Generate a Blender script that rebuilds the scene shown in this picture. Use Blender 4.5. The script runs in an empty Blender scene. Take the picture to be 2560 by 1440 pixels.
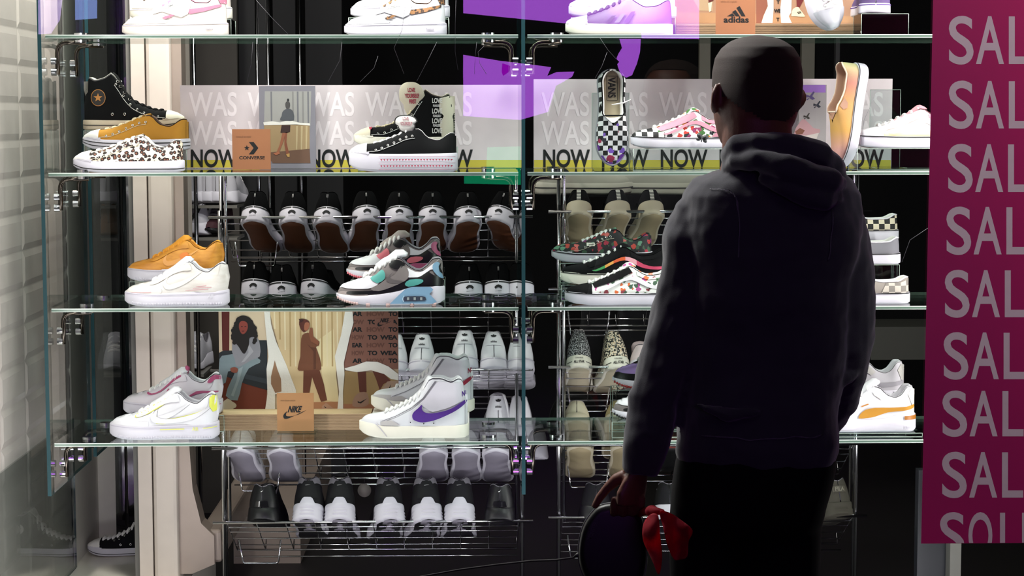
import bpy, bmesh, math, random
from mathutils import Vector, Matrix, noise
from mathutils.geometry import delaunay_2d_cdt
random.seed(7)
C = bpy.context.scene.collection
SC = bpy.context.scene
PI = math.pi
# ------------------------------------------------------------------ camera
F = 4870.0
YAW = math.atan(90.0 / F); PITCH = math.atan(430.0 / F)
cam_d = bpy.data.cameras.new('camera'); cam = bpy.data.objects.new('camera', cam_d); C.objects.link(cam)
cam_d.sensor_width = 36.0; cam_d.lens = F / 2560.0 * 36.0; cam_d.clip_start = 0.05; cam_d.clip_end = 60
CAMR = (Matrix.Rotation(-YAW, 3, 'Z') @ Matrix.Rotation(PI / 2 - PITCH, 3, 'X') @ Matrix.Rotation(-0.0015, 3, 'Z'))
cam.matrix_world = Matrix.Translation((0, 0, 1.6)) @ CAMR.to_4x4()
SC.camera = cam
# ------------------------------------------------------------------ world, lamps, exposure
wd = bpy.data.worlds.new('mall_ambient'); SC.world = wd; wd.use_nodes = True
wd.node_tree.nodes['Background'].inputs[0].default_value = (0.7, 0.68, 0.75, 1)
wd.node_tree.nodes['Background'].inputs[1].default_value = 0.02
SC.view_settings.view_transform = 'Standard'; SC.view_settings.look = 'None'
SC.view_settings.exposure = -0.12; SC.view_settings.gamma = 1.0
SC.cycles.transparent_max_bounces = 24; SC.cycles.max_bounces = 8; SC.cycles.glossy_bounces = 4
SC.cycles.diffuse_bounces = 3; SC.cycles.caustics_reflective = False; SC.cycles.caustics_refractive = False
SC.cycles.sample_clamp_indirect = 6.0
def area(name, loc, target, sx, sy, power, col=(1, 0.97, 0.95)):
    d = bpy.data.lights.new(name, 'AREA'); d.shape = 'RECTANGLE'; d.size = sx; d.size_y = sy; d.energy = power; d.color = col
    o = bpy.data.objects.new(name, d); C.objects.link(o); o.location = loc
    o.rotation_euler = (Vector(target) - Vector(loc)).to_track_quat('-Z', 'Y').to_euler()
    return o
area('window_light_bar', (0.0, 5.0, 2.72), (0.0, 5.5, 1.2), 2.7, 0.16, 54)
area('added_side_fill', (-1.12, 4.92, 1.35), (0.1, 5.6, 1.1), 0.06, 2.1, 11)  # added fill strip at the left, evens brightness down the shelves
area('added_side_fill', (1.75, 4.92, 1.35), (0.1, 5.6, 1.1), 0.06, 2.1, 38)  # its added counterpart at the right, also lifts the rack
area('added_low_fill', (0.1, 5.0, .22), (0.1, 5.6, 1.1), 2.5, .1, 19, (.97, .95, 1))  # fill added below the frame for lower shelves, racks and soles
area('added_corner_fill', (-.85, 5.75, 2.6), (-1.3, 6.4, .7), .15, .15, 30, (1, .95, .88))  # added to brighten the plinth and the white return
area('added_overhead_fill', (.4, 1.2, 4.6), (.4, 2.6, 0), 2.5, 1.5, 4)  # weak fill added overhead to lift the dark hooded top
area('added_banner_backlight', (1.75, 5.35, 2.75), (1.45, 4.8, 1.3), .3, .3, 22)  # lamp added behind the translucent banner so that it shows its colour
area('added_rim_light', (-.35, 4.95, 2.95), (.45, 3.95, 1.45), .9, .15, 70)  # added lamp that puts a light rim on head and shoulders
_s = bpy.data.lights.new('added_banner_fill', 'SPOT'); _s.energy = 270; _s.spot_size = math.radians(42); _s.spot_blend = .6; _s.shadow_soft_size = .1  # spot added only to light the front of the banner
_o = bpy.data.objects.new('added_banner_fill', _s); C.objects.link(_o); _o.location = (1.9, 2.6, 3.6); _o.rotation_euler = (Vector((1.35, 4.79, 1.3)) - Vector((1.9, 2.6, 3.6))).to_track_quat('-Z', 'Y').to_euler()
area('shop_light', (-1.0, 8.2, 2.9), (-1.0, 8.4, 0), 1.2, 1.2, 14, (1, .93, .86))
SC.cycles.use_denoising = True
# ------------------------------------------------------------------ pixel helpers (2560x1440 frame)
def P(px, py, Y):
    d = CAMR @ Vector(((px - 1280) / F, -(py - 720) / F, -1)); k = Y / d.y
    return Vector((0, 0, 1.6)) + d * k
def PZ(px, py, z):
    d = CAMR @ Vector(((px - 1280) / F, -(py - 720) / F, -1)); k = (z - 1.6) / d.z
    return Vector((0, 0, 1.6)) + d * k
# ------------------------------------------------------------------ materials
def lin(c):
    if isinstance(c, str): c = tuple(int(c[i:i + 2], 16) / 255 for i in (1, 3, 5))
    return tuple(x / 12.92 if x <= 0.04045 else ((x + 0.055) / 1.055) ** 2.4 for x in c) + (1,)
MATS = {}
def mat(name, col='#888888', rough=0.6, metal=0.0, bump=0.0, bscale=400, coat=0, emit=None, estr=0, sheen=0, spec=0.5, var=0.0):
    if name in MATS: return MATS[name]
    m = bpy.data.materials.new(name); m.use_nodes = True; MATS[name] = m
    nt = m.node_tree; b = nt.nodes['Principled BSDF']
    b.inputs['Base Color'].default_value = lin(col); b.inputs['Roughness'].default_value = rough
    b.inputs['Metallic'].default_value = metal; b.inputs['Coat Weight'].default_value = coat
    b.inputs['Coat Roughness'].default_value = 0.03; b.inputs['Specular IOR Level'].default_value = spec
    if sheen: b.inputs['Sheen Weight'].default_value = sheen; b.inputs['Sheen Roughness'].default_value = .5
    if emit: b.inputs['Emission Color'].default_value = lin(emit); b.inputs['Emission Strength'].default_value = estr
    tc = nt.nodes.new('ShaderNodeTexCoord'); nz = nt.nodes.new('ShaderNodeTexNoise'); nz.inputs['Scale'].default_value = bscale
    nt.links.new(tc.outputs['Object'], nz.inputs['Vector'])
    if bump:
        bp = nt.nodes.new('ShaderNodeBump'); bp.inputs['Strength'].default_value = bump; bp.inputs['Distance'].default_value = 0.002
        nt.links.new(nz.outputs['Fac'], bp.inputs['Height']); nt.links.new(bp.outputs[0], b.inputs['Normal'])
    # a little wear so that no surface is perfectly even
    mx = nt.nodes.new('ShaderNodeMix'); mx.data_type = 'RGBA'; mx.blend_type = 'MULTIPLY'
    n2 = nt.nodes.new('ShaderNodeTexNoise'); n2.inputs['Scale'].default_value = 30 if not var else 9; nt.links.new(tc.outputs['Object'], n2.inputs['Vector'])
    mx.inputs['Factor'].default_value = 0.12 + var; mx.inputs['A'].default_value = lin(col); nt.links.new(n2.outputs['Fac'], mx.inputs['B'])
    nt.links.new(mx.outputs['Result'], b.inputs['Base Color'])
    return m
def nodes(m):
    return m.node_tree, m.node_tree.nodes['Principled BSDF']
def ramp(nt, fac, stops, interp='CONSTANT'):
    r = nt.nodes.new('ShaderNodeValToRGB'); r.color_ramp.interpolation = interp
    e = r.color_ramp.elements
    e[0].position = stops[0][0]; e[0].color = lin(stops[0][1]); e[1].position = stops[1][0]; e[1].color = lin(stops[1][1])
    for p, c in stops[2:]:
        q = e.new(p); q.color = lin(c)
    nt.links.new(fac, r.inputs[0]); return r
def pat(name, kind, *a, rough=.7):
    """procedural fabric patterns in object space"""
    if name in MATS: return MATS[name]
    m = mat(name, '#ffffff', rough, bump=.25, bscale=900); nt, b = nodes(m)
    tc = nt.nodes.new('ShaderNodeTexCoord')
    def L(x, y): nt.links.new(x, y)
    if kind == 'leopard':
        base, spot, rim, sc = a
        v = nt.nodes.new('ShaderNodeTexVoronoi'); v.inputs['Scale'].default_value = sc; v.distance = 'EUCLIDEAN'
        nz = nt.nodes.new('ShaderNodeTexNoise'); nz.inputs['Scale'].default_value = sc * 1.6; L(tc.outputs['Object'], nz.inputs['Vector'])
        ad = nt.nodes.new('ShaderNodeMath'); ad.operation = 'MULTIPLY_ADD'; ad.inputs[1].default_value = .5; 
        L(tc.outputs['Object'], v.inputs['Vector']); L(nz.outputs['Fac'], ad.inputs[0]); L(v.outputs['Distance'], ad.inputs[2])
        r = ramp(nt, ad.outputs[0], [(0, spot), (.48, rim), (.76, base)])
        L(r.outputs[0], b.inputs['Base Color'])
    elif kind == 'checker':
        c1, c2, sx, sz, rot = a
        mp = nt.nodes.new('ShaderNodeMapping'); mp.inputs['Rotation'].default_value = rot; mp.inputs['Scale'].default_value = (sx, sx if sz == 0 else 0.01, sz)
        ck = nt.nodes.new('ShaderNodeTexChecker'); ck.inputs['Scale'].default_value = 1; ck.inputs['Color1'].default_value = lin(c1); ck.inputs['Color2'].default_value = lin(c2)
        L(tc.outputs['Object'], mp.inputs['Vector']); L(mp.outputs[0], ck.inputs['Vector']); L(ck.outputs[0], b.inputs['Base Color'])
    elif kind == 'floral':
        base, cols, sc, thr = a
        v = nt.nodes.new('ShaderNodeTexVoronoi'); v.inputs['Scale'].default_value = sc
        w = nt.nodes.new('ShaderNodeTexNoise'); w.inputs['Scale'].default_value = sc * 2.2
        L(tc.outputs['Object'], v.inputs['Vector']); L(tc.outputs['Object'], w.inputs['Vector'])
        ad = nt.nodes.new('ShaderNodeMath'); ad.operation = 'MULTIPLY_ADD'; ad.inputs[1].default_value = .7
        L(w.outputs['Fac'], ad.inputs[0]); L(v.outputs['Distance'], ad.inputs[2])
        sep = nt.nodes.new('ShaderNodeSeparateColor'); L(v.outputs['Color'], sep.inputs[0])
        r = ramp(nt, sep.outputs[0], [(i / len(cols), c) for i, c in enumerate(cols)])
        lt = nt.nodes.new('ShaderNodeMath'); lt.operation = 'LESS_THAN'; lt.inputs[1].default_value = thr; L(ad.outputs[0], lt.inputs[0])
        mx = nt.nodes.new('ShaderNodeMix'); mx.data_type = 'RGBA'; L(lt.outputs[0], mx.inputs['Factor'])
        mx.inputs['A'].default_value = lin(base); L(r.outputs[0], mx.inputs['B']); L(mx.outputs['Result'], b.inputs['Base Color'])
    elif kind == 'ramp':      # colour changes along an object axis: a = axis, scale, offset, stops
        ax, sc, of, stops = a[:4]
        sp = nt.nodes.new('ShaderNodeSeparateXYZ'); L(tc.outputs['Object'], sp.inputs[0])
        ma = nt.nodes.new('ShaderNodeMath'); ma.operation = 'MULTIPLY_ADD'; ma.inputs[1].default_value = sc; ma.inputs[2].default_value = of
        L(sp.outputs[ax], ma.inputs[0]); r = ramp(nt, ma.outputs[0], stops, 'LINEAR' if len(a) < 5 else 'CONSTANT'); L(r.outputs[0], b.inputs['Base Color'])
    elif kind == 'streaks':
        c1, c2, sc, st = a
        mp = nt.nodes.new('ShaderNodeMapping'); mp.inputs['Scale'].default_value = st
        w = nt.nodes.new('ShaderNodeTexNoise'); w.inputs['Scale'].default_value = sc; w.inputs['Detail'].default_value = 6
        L(tc.outputs['Object'], mp.inputs['Vector']); L(mp.outputs[0], w.inputs['Vector'])
        r = ramp(nt, w.outputs['Fac'], [(.35, c1), (.65, c2)], 'LINEAR'); L(r.outputs[0], b.inputs['Base Color'])
    return m
def glass_mat(name, tint='#e8f4ee', ior=1.45, rough=0.0, tinted=None):
    if name in MATS: return MATS[name]
    m = bpy.data.materials.new(name); m.use_nodes = True; MATS[name] = m; nt = m.node_tree; nt.nodes.clear()
    o = nt.nodes.new('ShaderNodeOutputMaterial'); t = nt.nodes.new('ShaderNodeBsdfTransparent'); g = nt.nodes.new('ShaderNodeBsdfGlossy')
    t.inputs[0].default_value = lin(tint); g.inputs['Roughness'].default_value = rough
    f = nt.nodes.new('ShaderNodeFresnel'); g_ = nt.nodes.new('ShaderNodeNewGeometry'); mp_ = nt.nodes.new('ShaderNodeMapRange'); mp_.inputs['To Min'].default_value = ior; mp_.inputs['To Max'].default_value = 1 / ior
    nt.links.new(g_.outputs['Backfacing'], mp_.inputs['Value']); nt.links.new(mp_.outputs[0], f.inputs[0]); mx = nt.nodes.new('ShaderNodeMixShader')
    nt.links.new(f.outputs[0], mx.inputs[0]); nt.links.new(t.outputs[0], mx.inputs[1]); nt.links.new(g.outputs[0], mx.inputs[2]); nt.links.new(mx.outputs[0], o.inputs[0])
    return m
def emis(name, col, s):
    if name in MATS: return MATS[name]
    m = bpy.data.materials.new(name); m.use_nodes = True; MATS[name] = m; nt = m.node_tree; nt.nodes.clear()
    o = nt.nodes.new('ShaderNodeOutputMaterial'); e = nt.nodes.new('ShaderNodeEmission'); e.inputs[0].default_value = lin(col); e.inputs[1].default_value = s
    nt.links.new(e.outputs[0], o.inputs[0]); return m
def plain(c, rough=.8):
    return mat('print_' + c[1:], c, rough)
# ------------------------------------------------------------------ objects
def link(name, bm, m, parent=None, smooth=True, sol=0):
    me = bpy.data.meshes.new(name)
    bmesh.ops.recalc_face_normals(bm, faces=bm.faces[:])
    bm.to_mesh(me); bm.free()
    for x in (m if isinstance(m, (list, tuple)) else [m]): me.materials.append(x)
    if smooth: me.shade_smooth() if hasattr(me, 'shade_smooth') else [setattr(p, 'use_smooth', True) for p in me.polygons]
    o = bpy.data.objects.new(name, me); C.objects.link(o)
    if parent: o.parent = parent
    if sol:
        s = o.modifiers.new('thickness', 'SOLIDIFY'); s.thickness = sol; s.offset = -1
    return o
def tag(o, label=None, cat=None, group=None, kind=None):
    if label: o['label'] = label
    if cat: o['category'] = cat
    if group: o['group'] = group
    if kind: o['kind'] = kind
    return o
def empty(name, loc=(0, 0, 0), rz=0, label=None, cat=None, group=None):
    o = bpy.data.objects.new(name, None); o.empty_display_size = .05; C.objects.link(o); o.location = loc; o.rotation_euler = (0, 0, rz)
    return tag(o, label, cat, group)
def struct(name, bm, m, smooth=False):
    return tag(link(name, bm, m, None, smooth), kind='structure')
def copy_tree(o, parent=None):
    c = o.copy(); C.objects.link(c); c.parent = parent
    for ch in [x for x in SC.objects if x.parent == o]: copy_tree(ch, c)
    return c
def bx(bm, x0, x1, y0, y1, z0, z1, bev=0, mi=0):
    r = bmesh.ops.create_cube(bm, size=1)
    for v in r['verts']:
        v.co = Vector(((x0 + x1) / 2 + v.co.x * (x1 - x0), (y0 + y1) / 2 + v.co.y * (y1 - y0), (z0 + z1) / 2 + v.co.z * (z1 - z0)))
    fs = {f for v in r['verts'] for f in v.link_faces}
    for f in fs: f.material_index = mi
    if bev:
        es = {e for f in fs for e in f.edges}
        bmesh.ops.bevel(bm, geom=list(es), offset=bev, segments=2, affect='EDGES', profile=.5)
    return bm
def box(name, x0, x1, y0, y1, z0, z1, m, parent=None, bev=0):
    return link(name, bx(bmesh.new(), x0, x1, y0, y1, z0, z1, bev), m, parent, False)
def tube(bm, pts, r, n=8, rr=None, cap=True, flat=1.0):
    """swept tube; r float or list"""
    pts = [Vector(p) for p in pts]; k = len(pts); rings = []
    nrm = None
    for i, p in enumerate(pts):
        t = (pts[min(i + 1, k - 1)] - pts[max(i - 1, 0)]).normalized()
        if nrm is None:
            nrm = t.orthogonal().normalized() if abs(t.z) > .95 else t.cross(Vector((0, 0, 1))).normalized()
        nrm = (nrm - t * nrm.dot(t)).normalized(); b = t.cross(nrm)
        ri = r[i] if isinstance(r, (list, tuple)) else r
        rings.append([bm.verts.new(p + (nrm * math.cos(a) + b * math.sin(a) * flat) * ri) for a in [2 * PI * j / n for j in range(n)]])
    for a, b2 in zip(rings, rings[1:]):
        for j in range(n): bm.faces.new((a[j], a[(j + 1) % n], b2[(j + 1) % n], b2[j]))
    if cap: bm.faces.new(rings[0]); bm.faces.new(rings[-1][::-1])
    return bm
def cyl(bm, c, axis, r, h, n=20, r2=None):
    c = Vector(c); a = Vector(axis).normalized()
    return tube(bm, [c - a * h / 2, c + a * h / 2], [r, r2 if r2 is not None else r], n)
def fillet(pts, r, n=5):
    """round the corners of a polyline"""
    pts = [Vector(p) for p in pts]; out = [pts[0]]
    for a, b, c in zip(pts, pts[1:], pts[2:]):
        u = (a - b); v = (c - b); q = min(r, u.length * .45, v.length * .45); p0 = b + u.normalized() * q; p1 = b + v.normalized() * q
        for i in range(n + 1):
            s = i / n; out.append((1 - s) ** 2 * p0 + 2 * s * (1 - s) * b + s * s * p1)
    return out + [pts[-1]]
def loft(bm, rings, cap=True, close=True):
    R = [[bm.verts.new(p) for p in r] for r in rings]; n = len(R[0])
    for a, b in zip(R, R[1:]):
        for j in range(n if close else n - 1): bm.faces.new((a[j], a[(j + 1) % n], b[(j + 1) % n], b[j]))
    if cap: bm.faces.new(R[0]); bm.faces.new(R[-1][::-1])
    return R
def herm(pts, x):
    """smooth, non-overshooting interpolation through (x, y) points"""
    if x <= pts[0][0]: return pts[0][1]
    if x >= pts[-1][0]: return pts[-1][1]
    n = len(pts); d = [(pts[i + 1][1] - pts[i][1]) / (pts[i + 1][0] - pts[i][0]) for i in range(n - 1)]
    m = [d[0]] + [0 if d[i - 1] * d[i] <= 0 else 2 * d[i - 1] * d[i] / (d[i - 1] + d[i]) for i in range(1, n - 1)] + [d[-1]]
    for i in range(n - 1):
        if x <= pts[i + 1][0]:
            h = pts[i + 1][0] - pts[i][0]; s = (x - pts[i][0]) / h
            return (2 * s**3 - 3 * s * s + 1) * pts[i][1] + (s**3 - 2 * s * s + s) * h * m[i] + (3 * s * s - 2 * s**3) * pts[i + 1][1] + (s**3 - s * s) * h * m[i + 1]
def smooth2(pts, n=5):
    """closed catmull-rom"""
    k = len(pts); out = []
    for i in range(k):
        p0, p1, p2, p3 = [Vector(pts[(i + j - 1) % k]) for j in range(4)]
        for s in [q / n for q in range(n)]:
            out.append(.5 * ((2 * p1) + (p2 - p0) * s + (2 * p0 - 5 * p1 + 4 * p2 - p3) * s * s + (3 * p1 - p0 - 3 * p2 + p3) * s**3))
    return [(p.x, p.y) for p in out]
def fillpoly(pts, step):
    """triangulated interior of a 2-d polygon with points every step"""
    out = []; k = len(pts)
    for i in range(k):
        a = Vector(pts[i]); b = Vector(pts[(i + 1) % k]); n = max(1, int((b - a).length / step))
        out += [a + (b - a) * (j / n) for j in range(n)]
    nb = len(out); xs = [p.x for p in out]; ys = [p.y for p in out]
    def inside(x, y):
        c = False
        for i in range(nb):
            a, b = out[i], out[i - 1]
            if (a.y > y) != (b.y > y) and x < (b.x - a.x) * (y - a.y) / (b.y - a.y) + a.x: c = not c
        return c
    vs = list(out); x = min(xs) + step * .7
    while x < max(xs):
        y = min(ys) + step * .7
        while y < max(ys):
            if inside(x, y): vs.append(Vector((x, y)))
            y += step
        x += step
    r = delaunay_2d_cdt([Vector((p.x, p.y)) for p in vs], [], [list(range(nb))], 1, 1e-6)
    return [(v.x, v.y) for v in r[0]], r[2]
_tx = {}
def text2d(s, size=1.0, bold=0.0, sx=1.0, spacing=1.0):
    """glyph outlines of s as (verts, faces) with the baseline at 0, centred"""
    key = (s, bold, spacing)
    if key not in _tx:
        c = bpy.data.curves.new('lettering', 'FONT'); c.body = s; c.size = 1; c.align_x = 'CENTER'; c.offset = bold; c.resolution_u = 6
        c.fill_mode = 'FRONT'; c.space_character = spacing
        o = bpy.data.objects.new('lettering', c); me = bpy.data.meshes.new_from_object(o)
        _tx[key] = ([tuple(v.co[:2]) for v in me.vertices], [list(p.vertices) for p in me.polygons])
        bpy.data.objects.remove(o); bpy.data.meshes.remove(me); bpy.data.curves.remove(c)
    v, f = _tx[key]
    return [(x * size * sx, y * size) for x, y in v], f
CAPH = 0.73   # cap height of the built-in font at size 1
# ------------------------------------------------------------------ the shoe builder
# local axes: x heel -> toe, y across, z up. Profiles are (t, h/L) with t = 0 at the heel, 1 at the toe.
def foot(t):
    t = min(1, max(0, t))
    base = herm([(0, .84), (.12, .86), (.35, .80), (.5, .86), (.68, 1.0), (.8, .98), (1, .86)], t)
    a = math.sqrt(max(0, 1 - (1 - min(t / .13, 1)) ** 2)); b = math.sqrt(max(0, 1 - (1 - min((1 - t) / .24, 1)) ** 2))
    return base * a * b
class Shoe:
    def __init__(s, L, H, ST, SB=None, W=.052, op=.40, rim=.72, lean=.0, flare=.003, nose=.62):
        s.L, s.H_, s.ST_, s.SB_, s.W, s.op, s.rim, s.lean, s.flare, s.nose = L, H, ST, SB or [(0, .012), (.08, 0), (.72, 0), (.9, .012), (1, .05)], W, op, rim, lean, flare, nose
    def st(s, t): return herm(s.ST_, t) * s.L
    def sb(s, t): return herm(s.SB_, t) * s.L
    def zb(s, t): return s.st(t) - .002
    def H(s, t):
        r = math.sqrt(max(0, 1 - (max(0, t - .93) / .06) ** 2)) if t < .99 else 0
        return s.zb(t) + max(.001, herm(s.H_, t) * s.L - s.zb(t)) * r
    def wu(s, t): return max(0, (s.W - .002) * foot((t - .014) / (.975)))
    def b(s, t):
        q = min(1, max(0, (t - s.op) / .13)); return q * q * (3 - 2 * q)
    def y(s, t, v):
        w = s.wu(t); v = min(1, max(0, v))
        wall = w * (1 + .05 * math.sin(PI * v) - (1 - s.rim) * v ** 1.6)
        dome = w * math.cos(math.asin(v ** (1 / .95))) ** s.nose
        b = s.b(t); return wall * (1 - b) + dome * b
    def sec(s, t, v, side=1, off=0):
        zb = s.zb(t); h = s.H(t) - zb; z = zb + h * v
        f = max(0, 1 - t / .3) ** 2
        x = t * s.L + f * s.lean * s.L * v * v
        y = s.y(t, v)
        # offset outwards
        oz = off * (v ** 2) * s.b(t); ex = -off if t < .04 else (off if t > .96 else 0)
        return Vector((x + ex, (y + off * (1 - .5 * v * s.b(t))) * side if y > 1e-4 or off == 0 else off * side * .3, z + oz))
    def at(s, x, z, side, off):
        """point on the side of the upper at side-view position (x, z)"""
        t = x / s.L
        for _ in range(3):
            v = min(1, max(0, (z - s.zb(t)) / max(1e-4, s.H(t) - s.zb(t)))); f = max(0, 1 - t / .3) ** 2
            t = min(.985, max(.0142, (x - f * s.lean * s.L * v * v) / s.L))
        v = (z - s.zb(t)) / max(1e-4, s.H(t) - s.zb(t)); vv = min(1, max(-.1, v))
        y = s.y(t, max(0, vv)); p = Vector((x, (y + off) * side, s.zb(t) + vv * (s.H(t) - s.zb(t)) + off * max(0, vv) ** 3 * s.b(t)))
        return p
    def sw(s, t, l): return s.W * foot(t) + s.flare * (1 - l) - .0
    def at_sole(s, x, z, side, off):
        t = min(1, max(0, x / s.L)); zb, zt = s.sb(t), s.st(t); l = (z - zb) / max(1e-4, zt - zb)
        return Vector((x, (s.sw(t, l) + off) * side, z))
    def build_sole(s, root, m, mo=None, name='sole', grooves=0):
        bm = bmesh.new(); N = 34; ts = [(1 - math.cos(PI * i / N)) / 2 for i in range(N + 1)]
        loop = [(t, 1) for t in ts] + [(t, -1) for t in reversed(ts[1:-1])]
        lv = [(0, -.004), (.06, -.0008), (.15, 0)] + [(.15 + .7 * (i + 1) / (grooves * 2 + 1), (-.0028 if i % 2 == 0 else 0)) for i in range(grooves * 2)] + [(.93, 0), (1, -.0015)]
        rings = []
        for l, o in lv:
            r = []
            for t, sd in loop:
                z = s.sb(t) + l * (s.st(t) - s.sb(t)); w = max(0, s.sw(t, l) + o) if 0 < t < 1 else 0
                r.append((t * s.L + (-o * 1 if t < .02 else (o if t > .97 else 0)) * 1, w * sd, z))
            rings.append(r)
        R = loft(bm, rings, cap=False)
        for q in (R[0], R[-1]):
            for i in range(N):
                try: bm.faces.new([q[i], q[i + 1], q[(2 * N - i - 1) % (2 * N)], q[(2 * N - i) % (2 * N)]] if 0 < i < N - 1 else ([q[0], q[1], q[2 * N - 1]] if i == 0 else [q[i], q[N], q[N + 1]]))
                except ValueError: pass
        o = link(name, bm, m, root); 
        e = o.modifiers.new('edges', 'EDGE_SPLIT'); e.split_angle = math.radians(50)
        if mo:
            bm = bmesh.new(); top = [(t * s.L * .96 + .02 * s.L, max(0, s.W * foot(t) - .006) * sd, s.sb(t) + .001) for t, sd in loop]
            bot = [(x, y * .98, z - .0025) for x, y, z in top]; R = loft(bm, [top, bot], cap=False); q = R[1]
            for i in range(N):
                try: bm.faces.new([q[i], q[i + 1], q[(2 * N - i - 1) % (2 * N)], q[(2 * N - i) % (2 * N)]] if 0 < i < N - 1 else ([q[0], q[1], q[2 * N - 1]] if i == 0 else [q[i], q[N], q[N + 1]]))
                except ValueError: pass
            link('outsole', bm, mo, root)
        return o
    def build_upper(s, root, m, ml):
        bm = bmesh.new(); N = 44; ts = [.0141 + (.985 - .0141) * (1 - math.cos(PI * i / N)) / 2 for i in range(N + 1)]
        vs = [0, .08, .2, .35, .5, .65, .78, .88, .94, .98, 1]
        for sd in (1, -1):
            R = [[bm.verts.new(s.sec(t, v, sd)) for v in vs] for t in ts]
            for a, b in zip(R, R[1:]):
                for j in range(len(vs) - 1): bm.faces.new((a[j], a[j + 1], b[j + 1], b[j]))
        bmesh.ops.remove_doubles(bm, verts=bm.verts[:], dist=2e-4)
        up = link('upper', bm, m, root)
        bm = bmesh.new(); rows = []
        for t in [q for q in ts if q < s.op + .13]:
            yt = s.y(t, 1) ; H = s.H(t); dep = (H - s.zb(t) - .004) * (1 - s.b(t))
            row = []
            for k, (fy, fd) in enumerate([(1, -.02), (.93, -.03), (.86, .04), (.8, .5), (.72, .9), (.3, 1), (0, 1)]):
                f = max(0, 1 - t / .3) ** 2; z = H - dep * fd + (.0 if fd > 0 else .0015)
                v = (z - s.zb(t)) / max(1e-4, H - s.zb(t))
                row.append((t * s.L + f * s.lean * s.L * v * v + (1 - fy) * .05 * s.L * (1 if t < .1 else 0), yt * fy, z))
            rows.append(row + [(x, -y, z) for x, y, z in reversed(row[:-1])])
        loft(bm, rows, cap=False, close=False); bmesh.ops.remove_doubles(bm, verts=bm.verts[:], dist=1e-4)
        link('lining', bm, ml, up, sol=.0)
        return up
    def band(s, root, name, t0, t1, v0, v1, m, off=.001, nt=16, nv=8, sides=(1, -1), top=None):
        bm = bmesh.new()
        for sd in sides:
            R = []
            for i in range(nt + 1):
                q = (1 - math.cos(PI * i / nt)) / 2 if (t1 > .95 or t0 < .05) else i / nt
                t = t0 + (t1 - t0) * q; a = v0(t) if callable(v0) else v0; c = v1(t) if callable(v1) else v1
                R.append([bm.verts.new(s.sec(min(.9849, max(.0142, t)), a + (c - a) * j / nv, sd, off)) for j in range(nv + 1)])
            for a, b in zip(R, R[1:]):
                for j in range(nv): bm.faces.new((a[j], a[j + 1], b[j + 1], b[j]))
        bmesh.ops.remove_doubles(bm, verts=bm.verts[:], dist=off * .8)
        return link(name, bm, m, root)
    def decal(s, root, name, pts, m, smooth=0, off=.0011, on='upper', sides=(1, -1), step=.0045):
        if smooth: pts = smooth2(pts, smooth)
        pts = [(x * s.L, z * s.L) for x, z in pts]; v, f = fillpoly(pts, step); bm = bmesh.new()
        fn = s.at if on == 'upper' else s.at_sole
        for sd in sides:
            vv = [bm.verts.new(fn(x, z, sd, off)) for x, z in v]
            for q in f:
                try: bm.faces.new([vv[i] for i in q])
                except ValueError: pass
        return link(name, bm, m, root)
    def text(s, root, name, txt, t, h, size, m, on='upper', side=1, rot=0, bold=.02, sx=.8, off=.002, spacing=1):
        v, f = text2d(txt, size * s.L / CAPH, bold, sx, spacing); bm = bmesh.new(); fn = s.at if on == 'upper' else s.at_sole
        c, sn = math.cos(rot), math.sin(rot); d = -1 if side > 0 else 1
        vv = [bm.verts.new(fn(t * s.L + d * (x * c - y * sn), h * s.L + x * sn + y * c, side, off)) for x, y in v]
        for q in f:
            try: bm.faces.new([vv[i] for i in q])
            except ValueError: pass
        return link(name, bm, m, root, False)
    def zat(s, t, y):
        if y <= s.y(t, 1): return s.H(t)
        lo, hi = 0, 1
        for _ in range(18):
            mid = (lo + hi) / 2
            if s.y(t, mid) > y: lo = mid
            else: hi = mid
        return s.zb(t) + (s.H(t) - s.zb(t)) * lo
    def laces(s, root, m, t0, t1, n, yl=.022, r=.0028, bow=False, lift=.002, skew=.02, name='laces'):
        bm = bmesh.new()
        for i in range(n):
            t = t0 + (t1 - t0) * i / max(1, n - 1); w = min(yl, s.wu(t) * .86); p = []
            for k in range(13):
                y = w * (k / 6 - 1); tt = t + skew * (abs(y) / w - .5)
                p.append((tt * s.L, y, s.zat(tt, abs(y)) + lift * (1 - (abs(y) / w) ** 4 * .8)))
            tube(bm, p, [r * .5] + [r] * 11 + [r * .5], 6, flat=1.35)
            if i < n - 1:
                t2 = t + (t1 - t0) / (n - 1)
                for sd in (1, -1):
                    a = Vector((t * s.L, -w * .8 * sd, s.zat(t, w * .8) + lift * .4)); c = Vector((t2 * s.L, w * .8 * sd, s.zat(t2, w * .8) + lift * .4))
                    mid = (a + c) / 2; mid.z = s.zat((t + t2) / 2, 0) + lift * .3
                    tube(bm, [a, (a + mid) / 2 + Vector((0, 0, .001)), mid, (mid + c) / 2 + Vector((0, 0, .001)), c], r * .7, 5)
        if bow:
            t = t0; z = s.H(t)
            for sd in (1, -1):
                tube(bm, [(t * s.L, 0, z + .004), (t * s.L + .004, sd * .014, z + .012), (t * s.L + .014, sd * .03, z + .003), (t * s.L + .022, sd * .03, z - .008), (t * s.L + .014, sd * .014, z + .001), (t * s.L + .002, 0, z + .003)], r, 6)
                tube(bm, [(t * s.L, 0, z + .004), (t * s.L + .015, sd * .01, z + .004), (t * s.L + .035, sd * .024, z - .012)], r, 6)
        return link(name, bm, m, root)
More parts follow.
